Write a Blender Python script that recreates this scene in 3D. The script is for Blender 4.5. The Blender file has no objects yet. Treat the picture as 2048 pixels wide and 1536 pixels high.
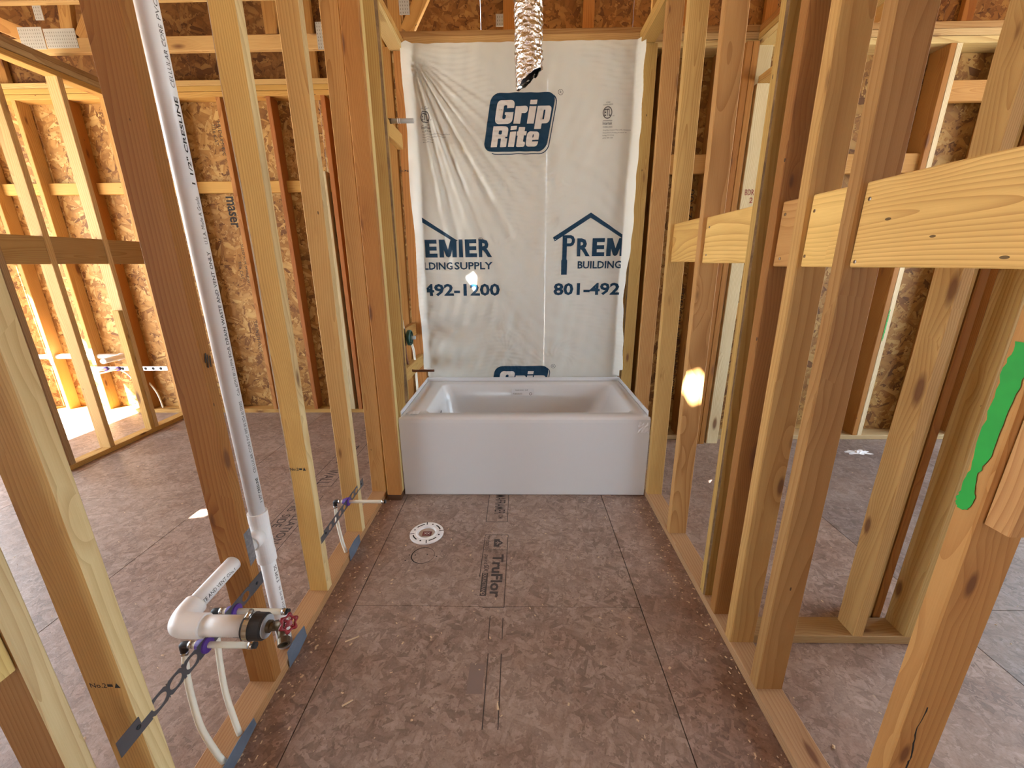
import bpy, bmesh, math, random
import numpy as np
from mathutils import Vector, Matrix, noise
random.seed(7)
sc = bpy.context.scene
COL = sc.collection
PI = math.pi

# ------------------------------------------------------------------ camera
def cam_axes(pitch, yaw, roll):
    p, y, r = map(math.radians, (pitch, yaw, roll))
    f = Vector((-math.sin(y) * math.cos(p), math.cos(y) * math.cos(p), -math.sin(p)))
    ri = Vector((math.cos(y), math.sin(y), 0)); up = ri.cross(f)
    return ri * math.cos(r) + up * math.sin(r), up * math.cos(r) - ri * math.sin(r), f
cd = bpy.data.cameras.new('camera'); cam = bpy.data.objects.new('camera', cd); COL.objects.link(cam)
cd.sensor_width = 36; cd.lens = 806.2 / 2048 * 36; cd.clip_start = .02; cd.clip_end = 200
ri, up, fw = cam_axes(16.64, 1.109, -.4637)
cam.matrix_world = Matrix(((ri.x, up.x, -fw.x, 0), (ri.y, up.y, -fw.y, 0), (ri.z, up.z, -fw.z, 1.412), (0, 0, 0, 1)))
sc.camera = cam
# ------------------------------------------------------------------ light
sc.view_settings.view_transform = 'Standard'; sc.view_settings.look = 'None'
sc.view_settings.gamma = 1; sc.view_settings.use_curve_mapping = False
sc.view_settings.exposure = 2.68
w = bpy.data.worlds.new('sky'); sc.world = w; w.use_nodes = True
bg = w.node_tree.nodes['Background']; bg.inputs[0].default_value = (.80, .97, 1.12, 1); bg.inputs[1].default_value = 1.7
SUN = Vector((.45, .5, -.74))
ld = bpy.data.lights.new('sun', 'SUN'); ld.energy = 18; ld.angle = .006; ld.color = (1, .96, .9)
sun = bpy.data.objects.new('sun', ld); COL.objects.link(sun); sun.rotation_euler = SUN.to_track_quat('-Z', 'Y').to_euler()

# ------------------------------------------------------------------ node helpers / materials
class NT:
    def __init__(s, name):
        s.m = bpy.data.materials.new(name); s.m.use_nodes = True; s.t = s.m.node_tree
        s.b = s.t.nodes['Principled BSDF']; s.out = s.t.nodes['Material Output']
    def n(s, typ, ins=None, **kw):
        x = s.t.nodes.new('ShaderNode' + typ)
        for k, v in kw.items(): setattr(x, k, v)
        for k, v in (ins or {}).items(): s.set(x.inputs[k], v)
        return x
    def set(s, sock, v):
        if isinstance(v, bpy.types.NodeSocket): s.t.links.new(v, sock)
        else: sock.default_value = v
    def math(s, op, a, b=None, c=None, clamp=False):
        x = s.n('Math', operation=op, use_clamp=clamp)
        for i, v in enumerate((a, b, c)):
            if v is not None: s.set(x.inputs[i], v)
        return x.outputs[0]
    def mix(s, f, a, b, mode='MIX'):
        x = s.n('Mix', data_type='RGBA', blend_type=mode); s.set(x.inputs[0], f); s.set(x.inputs[6], a); s.set(x.inputs[7], b)
        return x.outputs[2]
    def ramp(s, f, stops):
        x = s.n('ValToRGB'); r = x.color_ramp; s.set(x.inputs[0], f)
        while len(r.elements) < len(stops): r.elements.new(.5)
        for e, (p, c) in zip(r.elements, stops): e.position = p; e.color = c if len(c) == 4 else (*c, 1)
        return x.outputs[0]
    def vmap(s, vec, scale=(1, 1, 1), rot=(0, 0, 0), loc=(0, 0, 0)):
        x = s.n('Mapping'); s.set(x.inputs[0], vec); x.inputs[1].default_value = loc; x.inputs[2].default_value = rot; x.inputs[3].default_value = scale
        return x.outputs[0]
    def noise(s, vec, scale, detail=2, rough=.5):
        x = s.n('TexNoise'); s.set(x.inputs['Vector'], vec); x.inputs['Scale'].default_value = scale
        x.inputs['Detail'].default_value = detail; x.inputs['Roughness'].default_value = rough
        return x.outputs[0]
    def bump(s, h, st=.3, dist=.002):
        x = s.n('Bump'); x.inputs['Strength'].default_value = st; x.inputs['Distance'].default_value = dist; s.set(x.inputs['Height'], h)
        s.t.links.new(x.outputs[0], s.b.inputs['Normal'])
    def obj(s):
        x = s.n('TexCoord'); return x.outputs['Object']
    def geo(s):
        return s.n('NewGeometry').outputs['Position']
    def fin(s, col, rough=.6, metal=0, spec=None):
        s.set(s.b.inputs['Base Color'], col if isinstance(col, bpy.types.NodeSocket) else (*col, 1))
        s.set(s.b.inputs['Roughness'], rough); s.set(s.b.inputs['Metallic'], metal)
        if spec is not None: s.set(s.b.inputs['Specular IOR Level'], spec)
        return s.m

def mat_wood(paler=False):
    s = NT('lumber'); oi = s.n('ObjectInfo'); rnd = oi.outputs['Random']; base = s.mix(1.0, oi.outputs['Color'], (1.02, .98, .83, 1), 'MULTIPLY')
    if paler: base = s.mix(.75, base, (.74, .63, .36, 1))
    comb = s.n('CombineXYZ'); 
    for i, k in enumerate((37.1, 91.7, 53.3)): s.set(comb.inputs[i], s.math('MULTIPLY', rnd, k))
    va = s.n('VectorMath', operation='ADD'); s.set(va.inputs[0], s.obj()); s.set(va.inputs[1], comb.outputs[0]); P = va.outputs[0]
    # knots: cells stretched along the board
    kv = s.vmap(P, (11, 11, 3.4)); vo = s.n('TexVoronoi', feature='F1'); s.set(vo.inputs['Vector'], kv); vo.inputs['Scale'].default_value = 1; vo.inputs['Randomness'].default_value = 1
    kd = vo.outputs['Distance']
    kr = s.n('SeparateColor'); s.set(kr.inputs[0], vo.outputs['Color']); keep = s.math('GREATER_THAN', kr.outputs[0], .38)
    ksz = s.math('MULTIPLY_ADD', kr.outputs[1], .13, .07)
    kn = s.math('DIVIDE', kd, ksz)           # <1 inside a knot
    knot = s.math('MULTIPLY', s.math('SUBTRACT', 1.0, s.math('SMOOTHSTEP', kn, .75, 1.1) if False else s.math('MULTIPLY_ADD', kn, 1.6, -1.0, clamp=True)), keep)
    halo = s.math('MULTIPLY', s.math('SUBTRACT', 1.0, s.math('MULTIPLY', kn, .3, clamp=True), clamp=True), keep)
    # growth rings: distance from a wandering pith
    sx = s.n('SeparateXYZ'); s.set(sx.inputs[0], s.obj())
    wob = s.noise(s.vmap(P, (3, 3, .9)), 1.0, 2, .5); wob2 = s.noise(s.vmap(P, (1.5, 1.5, .55)), 1.0, 1)
    r2 = s.math('FRACT', s.math('MULTIPLY', rnd, 7.31)); r3 = s.math('FRACT', s.math('MULTIPLY', rnd, 13.7))
    px = s.math('ADD', sx.outputs[0], s.math('ADD', s.math('MULTIPLY_ADD', r2, .16, -.08), s.math('MULTIPLY_ADD', wob2, .16, -.08)))
    py = s.math('ADD', sx.outputs[1], s.math('ADD', s.math('MULTIPLY_ADD', r3, .16, .0), s.math('MULTIPLY_ADD', wob, .10, -.05)))
    rad = s.math('SQRT', s.math('ADD', s.math('MULTIPLY', px, px), s.math('MULTIPLY', py, py)))
    rad = s.math('ADD', rad, s.math('MULTIPLY', halo, .016))
    ring = s.math('FRACT', s.math('MULTIPLY', rad, s.math('MULTIPLY_ADD', r2, 90.0, 75.0)))
    ringc = s.math('POWER', ring, 2.2)
    fine = s.noise(s.vmap(P, (420, 420, 9)), 1.0, 2, .6); blot = s.noise(s.vmap(P, (9, 9, 1.6)), 1.0, 3, .6)
    c = s.mix(s.math('MULTIPLY', ringc, s.math('MULTIPLY_ADD', wob, .8, .1)), base, s.mix(1.0, base, (.56, .40, .27, 1), 'MULTIPLY'))
    c = s.mix(s.math('MULTIPLY_ADD', fine, .9, -.27, clamp=True), c, s.mix(1.0, c, (.80, .72, .62, 1), 'MULTIPLY'))
    c = s.mix(s.math('MULTIPLY_ADD', blot, 1.6, -.55, clamp=True), c, s.mix(1.0, c, (.82, .76, .68, 1), 'MULTIPLY'))
    c = s.mix(s.math('MULTIPLY', halo, .35), c, s.mix(1.0, c, (.68, .5, .36, 1), 'MULTIPLY'))
    c = s.mix(s.math('MULTIPLY', knot, .85), c, (.14, .055, .022, 1))
    # dirt specks / nail dimples
    sp = s.n('TexVoronoi', feature='F1'); s.set(sp.inputs['Vector'], s.vmap(P, (24, 24, 9))); sp.inputs['Scale'].default_value = 1
    spc = s.n('SeparateColor'); s.set(spc.inputs[0], sp.outputs['Color'])
    spk = s.math('MULTIPLY', s.math('LESS_THAN', sp.outputs['Distance'], .07), s.math('GREATER_THAN', spc.outputs[0], .9))
    c = s.mix(s.math('MULTIPLY', spk, .8), c, (.03, .02, .015, 1))
    s.bump(s.math('ADD', s.math('MULTIPLY', fine, .6), s.math('MULTIPLY', ringc, .3)), .22, .0015)
    return s.fin(c, .68, 0, .25)
def strands(s, P, cols, sc_=1.0):
    """oriented strands: three stretched cell layers picked by a fourth"""
    out = None; hs = None
    for i, (a, sx_, sy_) in enumerate(((.35, 55, 13), (-.6, 48, 15), (1.25, 60, 14), (-1.2, 50, 17))):
        v = s.n('TexVoronoi', feature='F1'); s.set(v.inputs['Vector'], s.vmap(s.vmap(P, (1, 1, 1), (0, 0, a), (i * 3.3, i * 1.7, 0)), (sx_ * sc_, sy_ * sc_, 1))); v.inputs['Scale'].default_value = 1
        sp = s.n('SeparateColor'); s.set(sp.inputs[0], v.outputs['Color'])
        c = s.ramp(sp.outputs[0], cols)
        c = s.mix(s.math('MULTIPLY_ADD', v.outputs['Distance'], .9, -.3, clamp=True), c, s.mix(1.0, c, (.5, .42, .35, 1), 'MULTIPLY'))
        if out is None: out, hs = c, sp.outputs[1]
        else:
            f = s.math('GREATER_THAN', s.noise(s.vmap(P, (11 * sc_, 11 * sc_, 1), (0, 0, .7 * i), (i * 9.1, 2, 0)), 1.6, 3, .7), .53)
            out = s.mix(f, out, c); hs = s.math('ADD', s.math('MULTIPLY', hs, s.math('SUBTRACT', 1, f)), s.math('MULTIPLY', sp.outputs[1], f))
    return out, hs
def mat_osb(vertical=True):
    s = NT('osb'); oi = s.n('ObjectInfo'); cb = s.n('CombineXYZ')
    s.set(cb.inputs[0], s.math('MULTIPLY', oi.outputs['Random'], 31)); s.set(cb.inputs[1], s.math('MULTIPLY', oi.outputs['Random'], 17))
    co = s.obj()
    if vertical:
        q = s.n('SeparateXYZ'); s.set(q.inputs[0], co); q2 = s.n('CombineXYZ'); s.set(q2.inputs[0], s.math('ADD', q.outputs[0], q.outputs[1])); s.set(q2.inputs[1], q.outputs[2]); co = q2.outputs[0]
    va = s.n('VectorMath', operation='ADD'); s.set(va.inputs[0], co); s.set(va.inputs[1], cb.outputs[0])
    c, h = strands(s, va.outputs[0], [(0, (.17, .072, .018)), (.25, (.35, .17, .042)), (.7, (.48, .265, .075)), (1, (.62, .41, .15))], .5)
    c = s.mix(1.0, c, oi.outputs['Color'], 'MULTIPLY')
    s.bump(h, .5, .003); return s.fin(c, .6, 0, .3)
def mat_floor():
    s = NT('subfloor_board'); oi = s.n('ObjectInfo')
    P = s.geo()
    c, h = strands(s, P, [(0, (.20, .138, .108)), (.5, (.325, .235, .19)), (1, (.43, .325, .27))])
    dust = s.noise(P, 1.7, 4, .6); dirt = s.noise(P, 5.5, 4, .65); fn = s.noise(P, 130, 3, .7)
    c = s.mix(.12, c, (.31, .235, .195, 1)); c = s.mix(1.0, c, oi.outputs['Color'], 'MULTIPLY')
    c = s.mix(s.math('MULTIPLY_ADD', dust, 2.4, -.95, clamp=True), c, s.mix(.5, c, (.50, .385, .315, 1)))
    c = s.mix(s.math('MULTIPLY_ADD', dirt, 2.2, -1.05, clamp=True), c, s.mix(1.0, c, (.62, .5, .42, 1), 'MULTIPLY'))
    c = s.mix(s.math('MULTIPLY_ADD', fn, 2.2, -.9, clamp=True), c, s.mix(1.0, c, (.72, .68, .66, 1), 'MULTIPLY'))
    # grime swept against the bathroom plates
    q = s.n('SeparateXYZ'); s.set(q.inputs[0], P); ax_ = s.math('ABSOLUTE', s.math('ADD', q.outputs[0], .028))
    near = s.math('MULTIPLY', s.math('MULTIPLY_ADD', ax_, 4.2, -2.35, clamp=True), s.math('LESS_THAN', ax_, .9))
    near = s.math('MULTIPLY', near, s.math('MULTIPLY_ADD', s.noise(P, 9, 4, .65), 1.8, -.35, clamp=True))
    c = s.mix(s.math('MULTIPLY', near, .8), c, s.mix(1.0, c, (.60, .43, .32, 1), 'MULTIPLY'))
    st_ = s.math('MULTIPLY_ADD', s.noise(P, 2.3, 5, .7), 3.0, -1.5, clamp=True)
    c = s.mix(s.math('MULTIPLY', st_, .7), c, s.mix(1.0, c, (.70, .56, .46, 1), 'MULTIPLY'))
    # sawdust flecks
    v = s.n('TexVoronoi', feature='F1'); s.set(v.inputs['Vector'], s.vmap(P, (60, 60, 1))); v.inputs['Scale'].default_value = 1
    sp = s.n('SeparateColor'); s.set(sp.inputs[0], v.outputs['Color'])
    fl = s.math('MULTIPLY', s.math('LESS_THAN', v.outputs['Distance'], .10), s.math('GREATER_THAN', sp.outputs[0], .955))
    c = s.mix(s.math('MULTIPLY', fl, .5), c, (.5, .36, .24, 1))
    scr = s.noise(s.vmap(P, (90, 6, 1), (0, 0, .5)), 1, 3, .7)
    s.bump(s.math('ADD', s.math('MULTIPLY', h, .5), s.math('ADD', s.math('MULTIPLY', scr, .6), s.math('MULTIPLY', fn, .5))), .45, .002)
    return s.fin(c, s.math('MULTIPLY_ADD', dust, .3, .33), 0, .45)
def mat_plain(name, col, rough=.5, metal=0, bump=None, spec=None, var=0):
    s = NT(name); c = (*col, 1)
    if var:
        c = s.mix(s.math('MULTIPLY_ADD', s.noise(s.obj(), 14, 3, .6), 1.8, -.4, clamp=True), c, tuple(x * (1 - var) for x in col) + (1,))
    else: c = col
    if bump: s.bump(s.noise(s.obj(), bump[0], 3), bump[1], bump[2])
    return s.fin(c, rough, metal, spec)
def mat_film():
    s = NT('plastic_film'); tr = s.n('BsdfTranslucent'); tr.inputs[0].default_value = (.92, .91, .82, 1)
    P = s.geo(); h = s.noise(s.vmap(P, (60, 60, 26)), 1, 3, .6)
    s.fin((.90, .90, .82), .33, 0, .5); s.bump(h, .25, .002)
    mx = s.n('MixShader'); mx.inputs[0].default_value = .3; s.t.links.new(s.b.outputs[0], mx.inputs[1]); s.t.links.new(tr.outputs[0], mx.inputs[2])
    tp = s.n('BsdfTransparent'); m2 = s.n('MixShader'); m2.inputs[0].default_value = .08
    s.t.links.new(mx.outputs[0], m2.inputs[1]); s.t.links.new(tp.outputs[0], m2.inputs[2]); s.t.links.new(m2.outputs[0], s.out.inputs[0]); return s.m
def mat_foil():
    s = NT('foil'); P = s.geo()
    v = s.n('TexVoronoi', feature='F1'); s.set(v.inputs['Vector'], s.vmap(P, (48, 48, 75))); v.inputs['Scale'].default_value = 1
    s.bump(s.math('ADD', v.outputs['Distance'], s.noise(P, 90, 3)), .8, .008); return s.fin((.86, .85, .83), .22, 1)
def mat_galv():
    s = NT('galvanized'); v = s.n('TexVoronoi', feature='F1'); s.set(v.inputs['Vector'], s.obj()); v.inputs['Scale'].default_value = 130
    sp = s.n('SeparateColor'); s.set(sp.inputs[0], v.outputs['Color'])
    c = s.ramp(sp.outputs[0], [(0, (.30, .33, .37)), (1, (.46, .49, .53))]); return s.fin(c, .42, .85)
WOOD = mat_wood(); PALEW = mat_wood(True); OSB = mat_osb(); OSBR = mat_osb(False); FLOOR = mat_floor(); FILM = mat_film(); FOIL = mat_foil(); GALV = mat_galv()
BARK = mat_plain('bark', (.26, .145, .06), .9, 0, (60, .8, .01), var=.65)
PVC = mat_plain('pvc', (.86, .86, .85), .36, 0, var=.08)
PEX = mat_plain('pex', (.80, .78, .66), .4)
TUB = mat_plain('tub_acrylic', (.66, .655, .65), .2, 0, spec=.5)
BRASS = mat_plain('weathered_brass', (.17, .13, .085), .42, .8, var=.4)
COPPER = mat_plain('copper', (.20, .085, .05), .45, .8, var=.4)
RUBBER = mat_plain('rubber', (.018, .018, .02), .55)
STEEL = mat_plain('steel', (.55, .55, .55), .25, 1)
PURPLE = mat_plain('purple_plastic', (.085, .03, .26), .5)
GREEN = mat_plain('green_plastic', (.012, .065, .05), .45)
REDP = mat_plain('red_enamel', (.22, .006, .014), .45)
INK = mat_plain('black_ink', (.03, .028, .026), .8)
FADED = mat_plain('faded_ink', (.062, .048, .044), .85)
BLUEINK = mat_plain('blue_print', (.003, .034, .075), .55, 0, None, .3)
FILMW = mat_plain('white_print', (.66, .63, .59), .4)
GREYINK = mat_plain('grey_print', (.10, .095, .09), .6)
GPAINT = mat_plain('green_spray_paint', (.012, .40, .045), .6, var=.3)
GUSSET = mat_plain('gusset_steel', (.50, .48, .42), .5, .35, var=.12)
SLOT = mat_plain('slot_shadow', (.16, .14, .11), .9)
STRAPM = mat_plain('strap_steel', (.15, .155, .17), .4, .6, var=.15)
REDINK = mat_plain('red_marker', (.25, .03, .03), .7)
DARK = mat_plain('dark_gap', (.012, .010, .009), .9)
SEAM = mat_plain('seam_dirt', (.045, .045, .033), .9)
BLUEST = mat_plain('blued_steel', (.23, .30, .40), .45, .55, var=.35)
GROUND = mat_plain('bare_earth', (.44, .41, .35), .95, var=.2)
GREYP = mat_plain('grey_plastic_pipe', (.42, .42, .40), .45)
CHIPM = mat_plain('pale_wood_chip', (.62, .46, .30), .8)
PAPER = mat_plain('paper', (.75, .75, .77), .8)
VINYL = mat_plain('label_film', (.72, .72, .73), .25)

# ------------------------------------------------------------------ mesh helpers
def link(name, me, parent=None, mat=None, loc=None):
    o = bpy.data.objects.new(name, me); COL.objects.link(o)
    if mat is not None and me is not None:
        for m in (mat if isinstance(mat, (list, tuple)) else [mat]): me.materials.append(m)
    if loc is not None: o.location = loc
    if parent is not None:
        o.parent = parent; L = Vector((0, 0, 0)); p = parent
        while p is not None: L += Vector(p.location) if p.parent is None or True else L; p = p.parent
    return o
def world_base(o):
    m = Matrix(); ch = []
    while o is not None: ch.append(o); o = o.parent
    for x in reversed(ch): m = m @ x.matrix_basis
    return m
def place(o, parent, M):
    """parent o so that its world matrix is M"""
    o.parent = parent
    o.matrix_basis = (world_base(parent).inverted() @ M) if parent else M
def me_from(name, verts, faces, smooth=False):
    me = bpy.data.meshes.new(name); me.from_pydata([tuple(v) for v in verts], [], faces); me.update()
    if smooth: me.polygons.foreach_set('use_smooth', [True] * len(me.polygons))
    return me
def mesh(name, verts, faces, mat, parent=None, smooth=False, origin=None):
    """verts in world space"""
    vs = [Vector(v) for v in verts]
    if origin is None:
        origin = Vector((sum(v.x for v in vs) / len(vs), sum(v.y for v in vs) / len(vs), min(v.z for v in vs)))
    origin = Vector(origin)
    o = bpy.data.objects.new(name, me_from(name, [v - origin for v in vs], faces, smooth)); COL.objects.link(o)
    for m in (mat if isinstance(mat, (list, tuple)) else [mat]): o.data.materials.append(m)
    place(o, parent, Matrix.Translation(origin)); return o
def empty(name, loc, label=None, cat=None, group=None, kind=None):
    o = bpy.data.objects.new(name, None); COL.objects.link(o); o.location = loc; o.empty_display_size = .05
    return tag(o, label, cat, group, kind)
def tag(o, label=None, cat=None, group=None, kind=None):
    for k, v in (('label', label), ('category', cat), ('group', group), ('kind', kind)):
        if v: o[k] = v
    return o
WC = dict(mid=(.47, .26, .085), pale=(.62, .44, .20), cream=(.68, .54, .29), dark=(.34, .15, .04), red=(.38, .175, .05), olive=(.46, .30, .11), grey=(.50, .40, .25), white=(.68, .61, .46), tan=(.54, .34, .125), gold=(.58, .36, .115))
def tint(o, c):
    j = 1 + random.uniform(-.07, .07); c = WC[c] if isinstance(c, str) else c
    o.color = (c[0] * j, c[1] * j * (1 + random.uniform(-.03, .03)), c[2] * j, 1); return o
_bid = 0
def lumber_mesh(name, w, d, L, wane=None, bow=.0015, n=10):
    """board along local Z from 0 to L, section w(x) by d(y) centred; wane = {corner: depth}"""
    global _bid; _bid += 1; off = Vector((_bid * 7.3, _bid * 3.1, 0))
    vs, fs, mats = [], [], []
    cor = [(1, 1), (-1, 1), (-1, -1), (1, -1)]
    ph = random.uniform(0, 9)
    for k in range(n + 1):
        z = L * k / n; t = k / n
        bx = bow * math.sin(PI * t) * math.sin(ph); by = bow * math.sin(PI * t) * math.cos(ph)
        for i, (sx, sy) in enumerate(cor):
            c = .0028
            if wane and i in wane: c = .003 + wane[i] * max(0, .55 + .9 * noise.noise(off + Vector((0, 0, z * 3.1 + i * 5))) + .35 * noise.noise(off + Vector((4, 0, z * 14))))
            cx = min(c, w * .8); cy = min(c, d * .8)
            a = (sx * w / 2 + bx, sy * (d / 2 - cy) + by, z); b = (sx * (w / 2 - cx) + bx, sy * d / 2 + by, z)
            vs += [a, b] if sx * sy > 0 else [b, a]
    for k in range(n):
        for i in range(8):
            j = (i + 1) % 8; a = k * 8
            fs.append((a + i, a + j, a + 8 + j, a + 8 + i)); mats.append(1 if (i % 2 == 0 and wane and (i // 2) in wane) else 0)
    fs.append(tuple(range(7, -1, -1))); mats.append(0); fs.append(tuple(n * 8 + i for i in range(8))); mats.append(0)
    me = me_from(name, vs, fs); me.materials.append(WOOD)
    if wane: me.materials.append(BARK)
    me.polygons.foreach_set('material_index', mats if wane else [0] * len(mats)); return me
def pale_edge(o, side=1):
    """pale wood tone on the stud's +x edge"""
    o.data.materials.append(PALEW); k = len(o.data.materials) - 1
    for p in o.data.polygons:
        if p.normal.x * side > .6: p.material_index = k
def stud(parent, x0, x1, y0, y1, z0, z1, col='mid', name='stud', lean=(0, 0), wane=None, axis='z', n=10, bow=.0015):
    """axis-aligned board; the box is given by its bounds, axis is its long direction"""
    if axis == 'z':
        me = lumber_mesh(name, x1 - x0, y1 - y0, z1 - z0, wane, bow, n)
        B = Vector(((x0 + x1) / 2, (y0 + y1) / 2, z0)); T = B + Vector((lean[0], lean[1], z1 - z0))
        zz = (T - B).normalized(); xx = (Vector((1, 0, 0)) - zz * zz.x).normalized(); yy = zz.cross(xx)
    elif axis == 'x':
        me = lumber_mesh(name, y1 - y0, z1 - z0, x1 - x0, wane, bow, n)
        B = Vector((x0, (y0 + y1) / 2, (z0 + z1) / 2)); zz = Vector((1, 0, 0)); xx = Vector((0, 1, 0)); yy = zz.cross(xx)
    else:
        me = lumber_mesh(name, z1 - z0, x1 - x0, y1 - y0, wane, bow, n)
        B = Vector(((x0 + x1) / 2, y0, (z0 + z1) / 2)); zz = Vector((0, 1, 0)); xx = Vector((0, 0, 1)); yy = zz.cross(xx)
    M = Matrix(((xx.x, yy.x, zz.x, B.x), (xx.y, yy.y, zz.y, B.y), (xx.z, yy.z, zz.z, B.z), (0, 0, 0, 1)))
    o = bpy.data.objects.new(name, me); COL.objects.link(o); place(o, parent, M); return tint(o, col)
def beam(parent, a, b, wid, dep, col, name, nrm=Vector((0, 1, 0)), label=None):
    """board from a to b, dep along nrm, wid across"""
    a, b = Vector(a), Vector(b); zz = (b - a).normalized(); yy = (nrm - zz * nrm.dot(zz)).normalized(); xx = yy.cross(zz)
    o = bpy.data.objects.new(name, lumber_mesh(name, wid, dep, (b - a).length, None, .001, 6)); COL.objects.link(o)
    place(o, parent, Matrix(((xx.x, yy.x, zz.x, a.x), (xx.y, yy.y, zz.y, a.y), (xx.z, yy.z, zz.z, a.z), (0, 0, 0, 1))))
    return tint(o, col)
def box_vf(x0, x1, y0, y1, z0, z1):
    v = [(x, y, z) for z in (z0, z1) for y in (y0, y1) for x in (x0, x1)]
    return v, [(0, 2, 3, 1), (4, 5, 7, 6), (0, 1, 5, 4), (2, 6, 7, 3), (0, 4, 6, 2), (1, 3, 7, 5)]
def slab(name, x0, x1, y0, y1, z0, z1, mat, parent=None, bev=0):
    v, f = box_vf(x0, x1, y0, y1, z0, z1); o = mesh(name, v, f, mat, parent)
    if bev:
        bm = bmesh.new(); bm.from_mesh(o.data); bmesh.ops.bevel(bm, geom=list(bm.edges), offset=bev, segments=2, profile=.6, affect='EDGES'); bm.to_mesh(o.data); bm.free()
    return o
def frame_from(d):
    d = d.normalized(); u = Vector((0, 0, 1)) if abs(d.z) < .9 else Vector((1, 0, 0)); x = u.cross(d).normalized(); return x, d.cross(x)
def smooth_path(pts, n=8):
    P = [Vector(p) for p in pts]; out = []
    for i in range(len(P) - 1):
        a, b, c, d = P[max(i - 1, 0)], P[i], P[i + 1], P[min(i + 2, len(P) - 1)]
        for k in range(n):
            t = k / n; out.append(.5 * ((2 * b) + (c - a) * t + (2 * a - 5 * b + 4 * c - d) * t * t + (3 * b - a - 3 * c + d) * t ** 3))
    out.append(P[-1]); return out
def tube_vf(path, rad, n=16, cap=True, inner=None):
    """sweep; rad scalar or list"""
    P = [Vector(p) for p in path]; vs, fs = [], []
    R = rad if isinstance(rad, (list, tuple)) else [rad] * len(P)
    X = None
    for i, p in enumerate(P):
        d = (P[min(i + 1, len(P) - 1)] - P[max(i - 1, 0)])
        if X is None: X, Y = frame_from(d)
        else:
            d.normalize(); X = (X - d * X.dot(d)).normalized(); Y = d.cross(X)
        for k in range(n): vs.append(p + (X * math.cos(2 * PI * k / n) + Y * math.sin(2 * PI * k / n)) * R[i])
    for i in range(len(P) - 1):
        for k in range(n): j = (k + 1) % n; fs.append((i * n + k, i * n + j, (i + 1) * n + j, (i + 1) * n + k))
    if cap: fs.append(tuple(range(n - 1, -1, -1))); fs.append(tuple((len(P) - 1) * n + k for k in range(n)))
    return vs, fs
def tube(name, path, rad, mat, parent=None, n=16, cap=True):
    v, f = tube_vf(path, rad, n, cap); o = mesh(name, v, f, mat, parent, True)
    for p in o.data.polygons:
        if len(p.vertices) > 4: p.use_smooth = False
    return o
def lathe(name, axis_pt, axis_dir, prof, mat, parent=None, n=24):
    """prof = [(radius, distance along axis)]"""
    a = Vector(axis_pt); d = Vector(axis_dir).normalized(); X, Y = frame_from(d); vs, fs = [], []
    for r, t in prof:
        for k in range(n): vs.append(a + d * t + (X * math.cos(2 * PI * k / n) + Y * math.sin(2 * PI * k / n)) * max(r, 1e-5))
    for i in range(len(prof) - 1):
        for k in range(n): j = (k + 1) % n; fs.append((i * n + k, i * n + j, (i + 1) * n + j, (i + 1) * n + k))
    return mesh(name, vs, fs, mat, parent, False)
# flat print: text fitted to a box, mapped by fn(u, v) -> world point
_tc = {}
def text_mesh(s, bold=0., shear=0.):
    key = (s, bold, shear)
    if key not in _tc:
        c = bpy.data.curves.new('text', 'FONT'); c.body = s; c.offset = bold; c.shear = shear; c.resolution_u = 2
        o = bpy.data.objects.new('text', c); COL.objects.link(o); dg = bpy.context.evaluated_depsgraph_get(); dg.update()
        m = bpy.data.meshes.new_from_object(o.evaluated_get(dg))
        vs = [v.co.copy() for v in m.vertices]; fs = [tuple(p.vertices) for p in m.polygons]
        bpy.data.objects.remove(o); bpy.data.curves.remove(c); bpy.data.meshes.remove(m)
        x0 = min(v.x for v in vs); x1 = max(v.x for v in vs); y0 = min(v.y for v in vs); y1 = max(v.y for v in vs)
        _tc[key] = ([((v.x - x0) / (x1 - x0), (v.y - y0) / (y1 - y0)) for v in vs], fs)
    return _tc[key]
def decal(name, uv, fs, fn, mat, parent, step=None, clip=None, up=None):
    """flat shape in (u, v), optionally cut to a grid and clipped, then mapped"""
    bm = bmesh.new(); vv = [bm.verts.new((u, v, 0)) for u, v in uv]
    for f in fs:
        try: bm.faces.new([vv[i] for i in f])
        except ValueError: pass
    if step:
        bmesh.ops.triangulate(bm, faces=bm.faces[:])
        us = [u for u, _ in uv]; vs_ = [v for _, v in uv]
        for ax, (lo, hi) in enumerate(((min(us), max(us)), (min(vs_), max(vs_)))):
            k = math.floor(lo / step) + 1
            while k * step < hi:
                pt = [0, 0, 0]; pt[ax] = k * step; no = [0, 0, 0]; no[ax] = 1
                bmesh.ops.bisect_plane(bm, geom=bm.verts[:] + bm.edges[:] + bm.faces[:], plane_co=pt, plane_no=no); k += 1
    for (co, no) in (clip or []):
        bmesh.ops.bisect_plane(bm, geom=bm.verts[:] + bm.edges[:] + bm.faces[:], plane_co=co, plane_no=no, clear_outer=True)
    if not bm.faces: bm.free(); return None
    bm.verts.index_update(); vs = [fn(v.co.x, v.co.y) for v in bm.verts]; F = [tuple(v.index for v in f.verts) for f in bm.faces]; bm.free()
    return mesh(name, vs, F, mat, parent)
def text(name, s, u0, v0, wd, ht, fn, mat, parent, bold=0., shear=0., **k):
    uv, fs = text_mesh(s, bold, shear)
    return decal(name, [(u0 + a * wd, v0 + b * ht) for a, b in uv], fs, fn, mat, parent, **k)
def poly(name, pts, fn, mat, parent, **k): return decal(name, pts, [tuple(range(len(pts)))], fn, mat, parent, **k)
def ring(name, outer, inner, fn, mat, parent, **k):
    n = len(outer); return decal(name, list(outer) + list(inner), [(i, (i + 1) % n, n + (i + 1) % n, n + i) for i in range(n)], fn, mat, parent, **k)
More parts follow.
